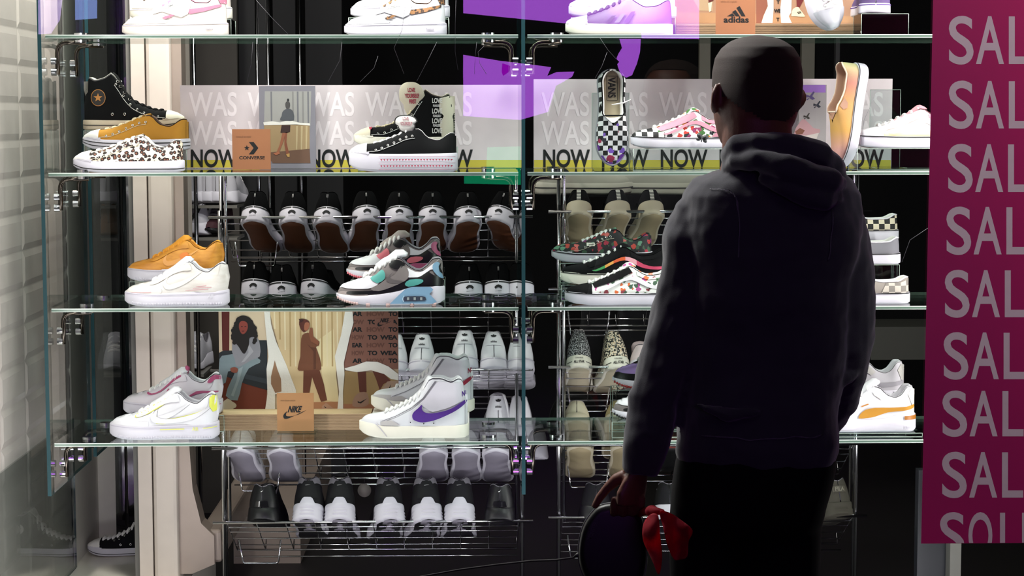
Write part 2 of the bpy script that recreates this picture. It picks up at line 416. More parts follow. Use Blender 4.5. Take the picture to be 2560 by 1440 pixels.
    def tongue(s, root, m, t0, t1, h1, w=.024, th=.006, lean=-.03, name='tongue', curl=0):
        """strip that comes out of the throat: from t0 (under the laces) up to height h1 above t1"""
        bm = bmesh.new(); rings = []; n = 10
        for i in range(n + 1):
            q = i / n; t = t0 + (t1 - t0) * q; base = s.H(max(t, s.op * .9)) - .006
            z = base + (h1 * s.L - s.H(t1)) * max(0, (q - .45) / .55) ** 1.3 + .004; x = t * s.L + curl * max(0, q - .7) ** 2
            ww = w * (.75 + .35 * q) * (1 if i < n else .82); tt = th * (1 if i < n else .5)
            ring = []
            for j in range(12):
                a = 2 * PI * j / 12; yy = ww * math.cos(a); drop = -(yy / ww) ** 2 * .006
                ring.append((x + math.sin(a) * tt * .5, yy, z + math.sin(a) * tt * .35 + drop))
            rings.append(ring)
        loft(bm, rings); return link(name, bm, m, root)
    def eyelets(s, root, m, pts, r=.0028, side=(1, -1)):
        bm = bmesh.new()
        for t, h in pts:
            for sd in side:
                c = s.at(t * s.L, h * s.L, sd, .0022)
                ring = [Vector((c.x + math.cos(a) * r, s.at(c.x + math.cos(a) * r, c.z + math.sin(a) * r, sd, .0022).y, c.z + math.sin(a) * r)) for a in [2 * PI * k / 10 for k in range(10)]]
                tube(bm, ring + [ring[0]], .0011, 5, cap=False)
        return link('eyelets', bm, m, root)
    def heelpatch(s, root, name, pts, m, on='sole', off=.0012):
        """polygon on the back of the heel, pts = (y, z) in metres"""
        v, f = fillpoly(pts, .003); bm = bmesh.new(); vv = []
        for y, z in v: vv.append(bm.verts.new(s.back(y, z, on, off)))
        for q in f:
            try: bm.faces.new([vv[i] for i in q])
            except ValueError: pass
        return link(name, bm, m, root)
    def back(s, y, z, on, off):
        if on == 'sole': W = s.W * .84 + s.flare * .5; x0 = 0
        else: W = (s.W - .002) * .84; x0 = .014 * s.L
        if on != 'sole':
            v = min(1, max(0, (z - s.zb(0.03)) / max(1e-4, s.H(.03) - s.zb(.03)))); W *= (1 + .05 * math.sin(PI * v) - (1 - s.rim) * v ** 1.6)
            x0 += s.lean * s.L * v * v * .85
        q = min(.97, abs(y) / W); u = 1 - math.sqrt(max(0, 1 - q * q)); x = u * .13 * s.L + x0 - off
        return Vector((x, y * (1 + off / W), z))
    def heeltext(s, root, name, txt, y, z, size, m, on='sole', off=.0025, sx=.8, bold=.02):
        v, f = text2d(txt, size / CAPH, bold, sx); bm = bmesh.new()
        vv = [bm.verts.new(s.back(-(px + y), z + py, on, off)) for px, py in v]   # seen from behind, +y is to the left
        for q in f:
            try: bm.faces.new([vv[i] for i in q])
            except ValueError: pass
        return link(name, bm, m, root, False)
def pose(root, heel, toe_dir, up):
    """put the heel-bottom origin at heel with the toe along toe_dir"""
    x = Vector(toe_dir).normalized(); z = Vector(up); z = (z - x * z.dot(x)).normalized(); y = z.cross(x)
    m = Matrix((x, y, z)).transposed().to_4x4(); root.matrix_world = Matrix.Translation(heel) @ m
SCALE = lambda Y: F / Y
def on_shelf(root, s, px_l, px_r, z, Y, toe_left=True, tilt=0, yaw=0):
    """stand side-on between two pixel columns; the length was chosen to match"""
    c = P((px_l + px_r) / 2, 700, Y).x
    a = math.radians(yaw)
    d = Vector((-math.cos(a), -math.sin(a) , math.sin(math.radians(tilt)))) if toe_left else Vector((math.cos(a), math.sin(a), math.sin(math.radians(tilt))))
    d.normalize(); heel = Vector((c, Y, z)) - Vector((d.x, d.y, 0)) * s.L / 2
    if tilt < 0: heel.z += abs(math.sin(math.radians(tilt))) * s.L
    pose(root, heel, d, (0, 0, 1))
def plen(px, Y): return px * Y / F
# ------------------------------------------------------------------ materials used all over
CHROME = mat('chrome', '#d8d8dc', .12, 1.0); STEEL = mat('brushed_steel', '#8c8c90', .28, 1.0); DKSTEEL = mat('dark_bronze_steel', '#4a443e', .22, 1.0)
GL = glass_mat('clear_shelf_glass', '#f6faf8'); GLT = glass_mat('tinted_panel_glass', '#f0f3f2'); GLW = glass_mat('window_glass', '#fafcfb', 1.5)
EDGE = mat('polished_glass_edge', '#9fada2', .2, coat=.5); TEAL = mat('teal_glass_edge', '#123a40', .55, spec=.3); CHAM = mat('painted_glint_chamfer', '#cdd8cf', .3); EDGEG = mat('green_glass_edge', '#5f7568', .25)
ACR = glass_mat('clear_acrylic', '#e9efee', 1.35)
WHITEP = mat('white_painted_panel', '#d9d4cb', .55); BEIGE = mat('beige_lacquered_column', '#d0c2b8', .45)
BLACK = mat('matt_black_panel', '#030304', .8, spec=.2); DGREY = mat('dark_grey_panel', '#161619', .6); MIDG = mat('grey_panel', '#6d6a66', .6)
# ------------------------------------------------------------------ the setting
struct('floor', bx(bmesh.new(), -4, 5, -5, 11, -.1, 0), mat('dark_stone_floor', '#0d0a09', .6, bump=.1, spec=.3, bscale=40))
def tilegrid(bm, o, u, v, n, nu, nv, su, sv, gap, bev, h):
    o, u, v, n = map(Vector, (o, u, v, n))
    for i in range(nu):
        for j in range(nv):
            a = o + u * (i * su + gap) + v * (j * sv + gap); w, t = su - 2 * gap, sv - 2 * gap
            q = [a, a + u * w, a + u * w + v * t, a + v * t]; r = [a + u * bev + v * bev, a + u * (w - bev) + v * bev, a + u * (w - bev) + v * (t - bev), a + u * bev + v * (t - bev)]
            Q = [bm.verts.new(p) for p in q]; R = [bm.verts.new(p + n * h) for p in r]
            bm.faces.new(R)
            for k in range(4): bm.faces.new((Q[k], Q[(k + 1) % 4], R[(k + 1) % 4], R[k]))
tiles = bx(bmesh.new(), -1.42, -1.302, 4.7, 6.2, 0, 3)
tilegrid(tiles, (-1.302, 4.7, .16), (0, 1, 0), (0, 0, 1), (1, 0, 0), 6, 27, .30, .1056, .0015, .018, .0035)
for v in tiles.verts: v.co.y = min(v.co.y, 6.2)
w = struct('wall_left', tiles, mat('glazed_cream_wall_tile', '#bfb6b0', .32, coat=.35, bump=.05, bscale=60))
struct('trim_1', bx(bmesh.new(), -1.42, -1.298, 6.2, 6.62, 0, 3), WHITEP)
struct('wall_window_return', bx(bmesh.new(), -1.42, -1.235, 6.62, 6.7, 0, 3), WHITEP)
struct('wall_window_plinth', bx(bmesh.new(), -1.302, -.90, 4.95, 6.62, 0, .155), mat('white_plinth_top', '#e8e0d4', .3, coat=.4))
# dark mirror door with its frame behind the plinth, then the column
b = bx(bmesh.new(), -1.235, -1.205, 6.6, 6.66, .155, 3)
struct('door_1', bx(b, -1.20, -1.10, 6.64, 6.66, .155, 3), [mat('smoked_mirror', '#0c0c0d', .08, .0, coat=1)])
Yc = 6.02
def X(px, Y, py=700): return P(px, py, Y).x
box_ = bx(bmesh.new(), X(325, Yc), X(338, Yc), Yc, 6.5, 0, 3)
struct('trim_2', box_, MIDG)
bm = bx(bmesh.new(), X(338, Yc), X(372, Yc), Yc - .01, 6.4, 0, 3)
bx(bm, X(375, Yc), X(437, Yc), Yc - .02, 6.42, 0, 3, .012)
struct('wall_column', bm, BEIGE)
# pale portal: upright on the column, curved foot and low kerb running back into the shop
def quadpath(bm, pts, th, y0, y1): pass
x0 = X(437, Yc) - .002; prof = [(0, 3.0), (.03, 3.0), (.032, 1.2), (.034, .62), (.045, .44), (.07, .33), (.11, .29), (.11, .20), (.04, .17), (0, .17)]
ring = lambda y, k=1: [(x0 + a * k, y, z) for a, z in prof]
bm = bmesh.new(); loft(bm, [ring(6.03), ring(6.12)]); bx(bm, x0 + .06, x0 + .13, 6.05, 8.4, .20, .305, .01)
bx(bm, x0 + .06, x0 + .30, 6.9, 8.4, .0, .20)
tag(link('portal_frame', bm, mat('bronze_grey_portal', '#9c8c82', .4, .3), None, False), 'bronze grey portal frame with rounded foot beside the beige column', 'portal frame')
# shop interior
struct('wall_back', bx(bmesh.new(), -4, 5, 10.2, 10.3, 0, 3.4), BLACK)
struct('wall_left_shop', bx(bmesh.new(), -4.1, -4, 6.8, 10.3, 0, 3.4), BLACK)
struct('wall_right', bx(bmesh.new(), 2.6, 2.7, 5.0, 10.3, 0, 3.4), BLACK)
struct('ceiling', bx(bmesh.new(), -4, 5, 4.6, 10.3, 3.0, 3.1), BLACK)
def panel(name, px0, px1, Y, z0, z1, m, d=.04):
    return struct(name, bx(bmesh.new(), X(px0, Y), X(px1, Y), Y, Y + d, z0, z1), m)
panel('trim_3', 445, 600, 7.8, 0, 3, mat('shop_grey_partition', '#4a4540', .7))
panel('trim_4', 605, 672, 8.3, 0, 3, DGREY); panel('trim_5', 690, 745, 8.5, 0, 3, mat('charcoal_panel', '#0d0d11', .7))
panel('trim_6', 770, 860, 8.6, 0, 3, mat('charcoal_panel', '#0d0d11', .7))
panel('trim_7', 1998, 2030, 8.2, 1.5, 3, mat('grey_post', '#6b685c', .6)); panel('trim_8', 2082, 2092, 8.0, 1, 3, DGREY)
panel('trim_9', 1745, 1772, 8.4, 1.62, 1.92, mat('grey_post', '#6b685c', .6))
panel('trim_10', 2180, 2400, 7.6, .64, .77, mat('olive_shelf_front', '#33332d', .6), .3)
for i, (px, Y) in enumerate([(447, 6.7), (470, 6.7), (493, 6.75), (650, 7.2), (677, 7.2), (756, 7.3)]):
    bm = bmesh.new(); tube(bm, [(X(px, Y), Y, .25), (X(px, Y), Y, 2.6)], .007, 8)
    tag(link('shop_fitting_rod', bm, CHROME), 'thin chrome rod of the shop fittings, ' + ['next to the beige column', 'left of the pair behind the high-top', 'right of the pair behind the high-top', 'at the edge of the dark garments', 'left of the dark doorway', 'right of the dark doorway'][i], 'rod', 'chrome rods in the shop')
# window front (glass pane, sill and head)
struct('window_1', bx(bmesh.new(), -1.5, 2.4, 4.80, 4.801, .1, 3.0), GLW)
struct('trim_11', bx(bmesh.new(), -1.5, 2.4, 4.77, 4.83, 0, .1), STEEL)
struct('trim_12', bx(bmesh.new(), -1.5, 2.4, 4.77, 4.83, 3.0, 3.1), STEEL)
# ------------------------------------------------------------------ glass shelves
ZS = [P(1280, y, 5.3).z for y in (86, 430, 768, 1103)]
YF, YB = 5.30, 5.72
XL, XM, XR = X(116, 5.3), X(1308, 5.3), 1.46
ordn = ['topmost', 'second', 'third', 'lowest']
hold = ['pale pink and leopard trimmed trainers', 'canvas sneakers before the pale sign', 'orange and pastel trainers', 'white trainers and a wooden poster block']
holdr = ['purple lit trainers and an orange card', 'upright slip-ons before a sign', 'stacked floral skate shoes', 'white trainer with a mustard stripe']
for k, z in enumerate(ZS):
    for side, (a, c) in enumerate([(XL + .012, XM - .013), (XM + .012, XR - .012)]):
        r = empty('glass_shelf', ((a + c) / 2, (YF + YB) / 2, z), 0, 'glass shelf, %s of the %s bay, carrying %s' % (ordn[k], ['left', 'right'][side], (hold if side == 0 else holdr)[k]), 'glass shelf', 'glass shelves of the window')
        hx, hy = (c - a) / 2, (YB - YF) / 2
        bm = bx(bmesh.new(), -hx, hx, -hy + .0008, hy - .0008, -.0095, 0); link('glass_slab', bm, GL, r, False)
        bm = bx(bmesh.new(), -hx, hx, -hy - .001, -hy + .0006, -.0078, -.0026); bx(bm, -hx, hx, hy - .0006, hy + .001, -.0092, -.0004); link('polished_edge', bm, EDGEG, r, False)
        bm = bx(bmesh.new(), -hx, hx, -hy - .0006, -hy + .0008, -.0095, -.0079); bx(bm, -hx, hx, -hy - .0006, -hy + .0008, -.0025, 0); link('glint_chamfer', bm, CHAM, r, False)  # pale chamfers paint the bright refracted lines of the glass edge
def gpanel(name, x, y0, y1, z0, z1, label, gm=GLT, th=.010):
    r = empty(name, (x, (y0 + y1) / 2, z0), 0, label, 'glass panel'); h = (y1 - y0) / 2
    link('glass_pane', bx(bmesh.new(), -th / 2, th / 2, -h + .001, h - .001, 0.001, z1 - z0), gm, r, False)
    bm = bx(bmesh.new(), -th / 2, th / 2, -h - .001, -h + .0008, 0, z1 - z0); bx(bm, -th / 2, th / 2, h - .0008, h + .001, 0, z1 - z0); bx(bm, -th / 2, th / 2, -h, h, 0, .0012)
    link('polished_edge', bm, TEAL, r, False)
gpanel('glass_side_panel', XL, 5.28, 5.84, .566, 2.98, 'tall glass side panel with a teal edge at the left ends of the shelves')
gpanel('glass_divider_panel', XM, 5.27, 5.84, .566, 2.98, 'tall glass divider with a blue green edge between the two bays of shelves', glass_mat('divider_glass', '#dfe8e5'))
gpanel('glass_rear_panel', XL + .004, 5.90, 6.48, .566, 2.98, 'grey glass panel behind the left side panel, before the white return', glass_mat('grey_rear_glass', '#dde1e1'))
gpanel('glass_side_panel', XR, 5.28, 5.84, .566, 2.98, 'tall glass side panel hidden mostly behind the magenta banner')
# brackets: L-shaped steel rod under the shelf, bolted to the panel, with clamp discs
def bracket():
    r = empty('shelf_bracket')
    bm = bmesh.new(); tube(bm, fillet([(.10, 0, -.018), (.022, 0, -.018), (.022, 0, -.105)], .03, 6), .0065, 10); link('bent_rod', bm, DKSTEEL, r)
    for z0, z1, nm in ((.0, .007, 'clamp_disc'), (-.0185, -.0115, 'clamp_disc')):
        bm = bmesh.new(); cyl(bm, (.088, 0, (z0 + z1) / 2), (0, 0, 1), .019, z1 - z0, 24); link(nm, bm, CHROME, r, False)
    for z in (-.068, -.098):
        bm = bmesh.new(); cyl(bm, (.013, 0, z), (1, 0, 0), .010, .015, 16); link('bolt', bm, CHROME, r, False)
    return r
proto = None
posn = ['front left', 'rear left', 'front left of the divider', 'rear left of the divider', 'front right of the divider', 'rear right of the divider']
for k, z in enumerate(ZS):
    for j, (xx, y, flip) in enumerate([(XL + .006, 5.37, 1), (XL + .006, 5.62, 1), (XM - .006, 5.37, -1), (XM - .006, 5.60, -1), (XM + .006, 5.37, 1), (XM + .006, 5.60, 1)]):
        o = bracket() if proto is None else copy_tree(proto); proto = proto or o
        o.location = (xx, y, z); o.rotation_euler = (0, 0, 0 if flip > 0 else PI)
        tag(o, 'bent steel bracket with clamp disc, %s, under the %s shelf' % (posn[j], ordn[k]), 'bracket', 'steel brackets under the glass shelves')
# ------------------------------------------------------------------ chrome wire racks behind the shelves
YR = 5.90
def rack(x0, x1, rails, label, depth=.24, drop=.135):
    """uprights and tilted wire baskets; rails = heights of the front rails"""
    r = empty('wire_shoe_rack', ((x0 + x1) / 2, YR, 0), 0, label, 'wire rack', 'chrome wire racks')
    w = (x1 - x0) / 2
    for xx in (-w - .012, w + .012):
        for dy, top in ((.012, rails[0] + .02), (.05, rails[0] + .13)):
            bm = bmesh.new(); tube(bm, [(xx, dy, .0), (xx, dy, top)], .0062, 10); link('upright', bm, CHROME, r)
        bm = bmesh.new(); tube(bm, fillet([(xx * .965, .03, .35), (xx * .965, .03, rails[0] + .14), (xx * .965, .33, rails[0] + .14)], .03), .005, 8); link('hanging_frame', bm, CHROME, r)
    for z in rails:
        bm = bmesh.new(); tube(bm, [(-w - .045, 0, z), (w + .045, 0, z)], .0046, 10); bk = link('basket_rail', bm, CHROME, r)
        bm = bmesh.new()
        for f in (.13, .30, .55, .8, 1.0):
            tube(bm, [(-w, depth * f, z - drop * f - .004), (w, depth * f, z - drop * f - .004)], .0023 if f < 1 else .0035, 6)
        n = max(4, int(w * 2 / .085))
        for i in range(n + 1):
            x = -w + 2 * w * i / n; tube(bm, [(x, 0, z - .003), (x, depth, z - drop - .004), (x, depth + .02, z - drop + .03)], .0019, 5)
        for xx in (-w + .02,):
            tube(bm, fillet([(xx, depth * .5, z - drop * .6), (xx + .01, depth * .55, z - drop - .022), (xx + .12, depth * .55, z - drop - .022), (xx + .13, depth * .5, z - drop * .6)], .008, 3), .0028, 6)
        tube(bm, [(-w, depth * .75, z - drop - .012), (w, depth * .75, z - drop - .012)], .0026, 6)
        link('wire_basket', bm, CHROME, bk)
    return r
ZL = [P(900, y, YR).z for y in (543, 742, 925, 1120, 1305)]
ZRr = [P(1600, y, YR).z for y in (529, 722, 917, 1112, 1293)]
rack(X(560, YR), X(1295, YR), ZL, 'chrome wire shoe rack behind the left bay of glass shelves, five tilted baskets')
rack(X(1408, YR), X(2140, YR), ZRr, 'chrome wire shoe rack behind the right bay, partly hidden by the person')

gpanel('glass_wall_pane', -1.290, 4.86, 6.19, .157, .64, 'low glass pane before the tiled wall, mirroring the black high-top', glass_mat('clear_wall_glass', '#f2f5f4', 1.7), .006)
struct('trim_13', bx(bmesh.new(), X(2388, 5.35), X(2416, 5.35), 5.35, 5.40, 0, .62), mat('grey_lit_post', '#45443f', .5))
struct('trim_14', bx(bmesh.new(), X(2305, 5.42), X(2384, 5.42), 5.42, 5.46, 0, .60), mat('dark_blue_panel', '#101218', .5))
# ------------------------------------------------------------------ display trainers, profiles
def P_court(L, W=.052):   # low court trainer, thick cup sole
    return Shoe(L, [(0, .38), (.05, .40), (.11, .37), (.19, .318), (.28, .345), (.36, .415), (.42, .40), (.55, .325), (.7, .245), (.81, .212), (.9, .19), (.95, .17), (1, .13)],
                [(0, .15), (.35, .135), (.7, .125), (1, .135)], [(0, .012), (.06, 0), (.75, 0), (.9, .012), (1, .04)], W, .36, .72, .02, .004, .55)
def P_canvas(L, W=.048, h=1.0, sole=.10):   # low canvas shoe with rubber toe cap
    return Shoe(L, [(0, (.27 + sole - .1) * h), (.04, (.28 + sole - .1) * h), (.18, (.215 + sole - .1) * h), (.27, .235 * h + sole - .1), (.36, (.315 + sole - .1) * h), (.45, .305 * h + sole - .1), (.6, .245 * h + sole - .1), (.75, .195 * h + sole - .1), (.85, .185 * h + sole - .1), (.93, .165 + sole - .1), (1, .12 + sole - .1)],
                [(0, sole + .005), (.5, sole - .005), (.75, sole - .003), (.9, sole + .01), (1, sole + .02)], [(0, .006), (.06, 0), (.7, 0), (.88, .012), (1, .055)], W, .37, .70, .012, .002, .6)
def P_hi(L, W=.047):
    return Shoe(L, [(0, .49), (.04, .50), (.12, .475), (.24, .50), (.30, .54), (.34, .50), (.42, .37), (.5, .285), (.6, .235), (.72, .195), (.82, .19), (.92, .165), (1, .12)],
                [(0, .10), (.5, .095), (.8, .10), (1, .12)], [(0, .006), (.06, 0), (.7, 0), (.88, .012), (1, .055)], W, .31, .80, .05, .002, .6)
def P_skate(L, W=.05):
    return Shoe(L, [(0, .30), (.04, .315), (.16, .265), (.26, .255), (.34, .29), (.42, .335), (.5, .30), (.62, .245), (.75, .195), (.86, .17), (.95, .15), (1, .12)],
                [(0, .105), (.5, .10), (1, .115)], [(0, .004), (.05, 0), (.75, 0), (.9, .01), (1, .035)], W, .41, .72, .015, .001, .62)
def P_air(L, W=.052):
    return Shoe(L, [(0, .37), (.05, .415), (.1, .41), (.16, .35), (.24, .305), (.34, .35), (.42, .42), (.5, .405), (.6, .335), (.73, .255), (.82, .215), (.9, .19), (.96, .165), (1, .12)],
                [(0, .16), (.1, .17), (.3, .168), (.42, .13), (.6, .10), (.8, .085), (1, .10)], [(0, .03), (.1, .004), (.5, 0), (.7, .004), (.9, .03), (1, .07)], W, .42, .72, .01, .004, .58)
def P_mid(L, W=.05):
    return Shoe(L, [(0, .46), (.035, .515), (.07, .525), (.15, .50), (.26, .53), (.34, .53), (.42, .42), (.5, .345), (.6, .29), (.7, .245), (.8, .215), (.9, .20), (.96, .18), (1, .13)],
                [(0, .115), (.4, .11), (.75, .115), (.9, .14), (1, .15)], [(0, .004), (.05, 0), (.75, .004), (.9, .02), (1, .06)], W, .37, .80, .045, .003, .56)
WHITE = mat('white_leather', '#dcdadf', .45, bump=.06, bscale=700); WSOLE = mat('white_rubber_sole', '#cdc9d3', .5, bump=.05, bscale=500)
OFFW = mat('off_white_rubber', '#e6e0d2', .5); WLACE = mat('white_lace', '#f1eeec', .8, bump=.3, bscale=1500); WCAN = mat('white_canvas', '#ece8e4', .8, bump=.3, bscale=1300)
BCAN = mat('black_canvas', '#060608', .9, bump=.35, bscale=1300, spec=.2); BRUB = mat('black_rubber_line', '#0a0a0c', .5); GREYL = mat('grey_lining', '#8d8990', .85)
GUM = mat('gum_rubber', '#5a2f16', .6); BLTH = mat('black_leather', '#060607', .4, bump=.1, bscale=500); EYE = mat('metal_eyelet', '#c9c6c0', .25, .9)
def swoosh(s, root, m, t0, h0, k=1.0, name='side_swoosh', flip=1, rise=1.0, off=.0014):
    """curved tick: thick belly low at the front, thin tail rising to the heel"""
    p = [(.0, .03), (-.028, .085), (-.01, .125), (-.030, .06), (-.05, .045)]
    q = [(0.385, .175), (.30, .135), (.2, .09), (.1, .055), (.055, .045), (.03, .055), (.025, .085), (.045, .13), (.01, .095), (-.008, .05), (.01, .01), (.05, -.005), (.12, .01), (.22, .055), (.31, .115)]
    pts = [(t0 - x * k, h0 + z * k * rise) for x, z in q]
    return s.decal(root, name, pts, m, 3, off)
def finish(root, label, group=None, cat='shoe'):
    return tag(root, label, cat, group)
def toe_left(root, s, pl, pr, z, Y, **kw): on_shelf(root, s, pl, pr, z, Y, True, **kw)
def riser(px0, px1, z0, z1, Y, label, d=.10, m=ACR, edge=True):
    r = empty('display_riser', (0, 0, 0)); a, c = X(px0, Y), X(px1, Y)
    r.location = ((a + c) / 2, Y, z0); w = (c - a) / 2; h = z1 - z0
    link('block', bx(bmesh.new(), -w, w, -d / 2, d / 2, .0003, h - .0003, .0015), m, r, False)
    if edge:
        bm = bmesh.new()
        for sx in (-1, 1):
            for sy in (-1, 1): tube(bm, [(sx * w, sy * d / 2, .001), (sx * w, sy * d / 2, h - .001)], .0008, 5)
        for zz in (.001, h - .001):
            for sy in (-1, 1): tube(bm, [(-w, sy * d / 2, zz), (w, sy * d / 2, zz)], .0008, 5)
        link('bright_edge', bm, EDGE, r)
    return tag(r, label, 'display riser')
Y1, Y2, Y3 = 5.40, 5.53, 5.64
# ---- lowest shelf, left: two white court trainers
def court(label, px0, px1, z, Y, main, swm, acc, lace, sole=WSOLE, lining=WHITE, stitch=None, extra=None, swk=(.60, .165)):
    L = plen(px1 - px0, Y); s = P_court(L); r = empty('trainer')
    up = s.build_upper(r, main, lining); so = s.build_sole(r, sole, mat('white_outsole', '#d8d5dc', .6), grooves=0)
    s.decal(r, 'toe_overlay', [(.985, .135), (.96, .185), (.9, .205), (.82, .222), (.76, .20), (.70, .135)], main, 2, .0016)
    s.band(r, 'mudguard', .62, .985, 0, lambda t: .28 + .3 * max(0, (t - .62) / .36), main, .0014)
    s.decal(r, 'eyestay', [(.34, .345), (.385, .42), (.45, .40), (.6, .315), (.73, .245), (.735, .205), (.66, .22), (.52, .30), (.42, .335)], main, 2, .0022)
    s.decal(r, 'heel_overlay', [(.015, .14), (.015, .395), (.065, .40), (.085, .30), (.15, .23), (.26, .20), (.30, .14)], main, 2, .0018)
    if extra == 'heel': s.decal(r, 'heel_tab', [(.015, .25), (.015, .39), (.05, .398), (.075, .37), (.075, .30), (.045, .245)], acc, 1, .0030)
    if swm: swoosh(s, r, swm, swk[0], swk[1], .92)
    s.tongue(r, lining if lining != WHITE else WHITE, .60, .35, .462, .025, .020)
    s.laces(r, lace, .40, .71, 7, .027, .0038, lift=.0035)
    s.decal(r, 'sole_line', [(.0, .122), (.4, .108), (.7, .105), (1, .12), (1, .126), (.7, .111), (.4, .114), (0, .128)], mat('sole_stitch_grey', '#b5b0bd', .7), 0, .0012, 'sole')
    bm = bmesh.new()
    for i in range(60):
        t = .06 + .86 * i / 60
        for sd in (1, -1): 
            a = s.at_sole(t * L, s.sb(t) + .003, sd, .0004); c = s.at_sole(t * L, s.sb(t) + .010, sd, .0004); tube(bm, [a, c], .0011, 4)
    link('sole_tread', bm, sole, so)
    toe_left(r, s, px0, px1, z, Y); finish(r, label); return s, r
z4, z3, z2, z1 = ZS[3], ZS[2], ZS[1], ZS[0]
PINKW = mat('pale_pink_white_leather', '#d6cfd6', .45); YEL = mat('pale_neon_yellow', '#e0e25a', .5); PLUM = mat('plum_pink', '#a8466e', .5); 
s, r = court('white low trainer with pale yellow heel and lace trim, lower shelf far left', 268, 543, z4, Y1, WHITE, WHITE, YEL, WLACE, extra='heel')
s.decal(r, 'yellow_trim', [(.41, .395), (.55, .32), (.70, .245), (.745, .215), (.73, .20), (.62, .235), (.45, .335), (.42, .36)], YEL, 2, .0020)
s.decal(r, 'yellow_swoosh_edge', [(.56, .22), (.53, .29), (.58, .17), (.5, .14), (.36, .165), (.2, .215), (.06, .29), (.2, .24), (.36, .20), (.48, .185)], YEL, 2, .0012)
s.decal(r, 'upper_swoosh', [(.05, .30), (.2, .235), (.36, .195), (.47, .185), (.55, .21), (.54, .27), (.6, .20), (.57, .155), (.48, .145), (.35, .155), (.2, .19)], WHITE, 2, .0028)
s.text(r, 'sole_lettering', 'AIR', .20, .080, .034, YEL, 'sole', bold=.0)
s.decal(r, 'sole_yellow_line', [(.30, .098), (.52, .094), (.52, .088), (.30, .091)], YEL, 0, .0014, 'sole'); s.decal(r, 'sole_yellow_line', [(.0, .112), (.13, .105), (.13, .099), (0, .106)], YEL, 0, .0014, 'sole')
zz = z4 + .047; riser(315, 560, z4, zz, Y2, 'clear acrylic riser under the white and plum trainer', .09)
s, r = court('white low trainer with plum pink trim on a riser behind the yellow trimmed one', 303, 553, zz, Y2, PINKW, None, PLUM, WLACE)
s.decal(r, 'plum_trim', [(.40, .385), (.46, .345), (.60, .235), (.70, .205), (.74, .215), (.73, .228), (.69, .218), (.60, .25), (.47, .365), (.42, .405)], PLUM, 2, .0024)
s.decal(r, 'plum_swoosh', [(.52, .27), (.545, .23), (.515, .20), (.46, .185), (.40, .19), (.45, .205), (.50, .225)], PLUM, 2, .0024)
s.decal(r, 'plum_side_stripe', [(.34, .175), (.24, .215), (.13, .225), (.04, .225), (.04, .24), (.13, .245), (.25, .24)], PLUM, 2, .0024)
s.decal(r, 'plum_heel_tab', [(.015, .345), (.02, .385), (.06, .40), (.10, .385), (.14, .33), (.10, .325), (.06, .355)], PLUM, 2, .0030)
s.tongue(r, PLUM, .39, .345, .485, .018, .012, name='tongue_label')
s.text(r, 'sole_lettering', 'AIR', .28, .080, .034, PLUM, 'sole', bold=.0)
s.decal(r, 'sole_plum_line', [(0, .11), (.16, .102), (.16, .096), (0, .102)], PLUM, 0, .0014, 'sole')
# ---- third shelf, left: orange and marble white court trainers
ORG = pat('orange_scribbled_leather', 'streaks', '#c07c28', '#e09a3c', 26, (1, 1, 3), rough=.5); ORL = mat('orange_lining', '#e2962a', .7)
MARB = pat('marbled_white_leather', 'streaks', '#cfc8c1', '#dedad5', 16, (1, 1, 4), rough=.45)
s, r = court('off-white low trainer with faint pink scribbles and large tonal tick, third shelf far left', 312, 573, z3, Y1, MARB, mat('tonal_swoosh', '#e6e1da', .4), MARB, WLACE)
s.text(r, 'sole_lettering', 'AIR', .155, .084, .034, WHITE, 'sole', bold=.0)
for i, (a, b_, c_) in enumerate([(.18, .165, .4), (.15, .185, .33), (.2, .2, .3), (.72, .142, .95)]):
    s.decal(r, 'pink_scribble', [(a, b_), ((a + c_) / 2, b_ - .006), (c_, b_ - .012), (c_, b_ - .016), ((a + c_) / 2, b_ - .012), (a, b_ - .006)], mat('faint_pink_ink', '#cf9da0', .6), 0, .0024)
zz = z3 + .058; riser(330, 560, z3, zz, Y2, 'clear acrylic riser under the orange trainer', .09)
s, r = court('orange low trainer with ink scribbles and white sole, on a riser at the left', 320, 561, zz, Y2, ORG, mat('orange_swoosh', '#e8a45a', .5), ORG, ORL, lining=ORL)
s.decal(r, 'bright_orange_panel', [(.40, .18), (.44, .27), (.36, .30), (.33, .22), (.38, .17)], mat('bright_orange_patch', '#ea8434', .5), 2, .0022)
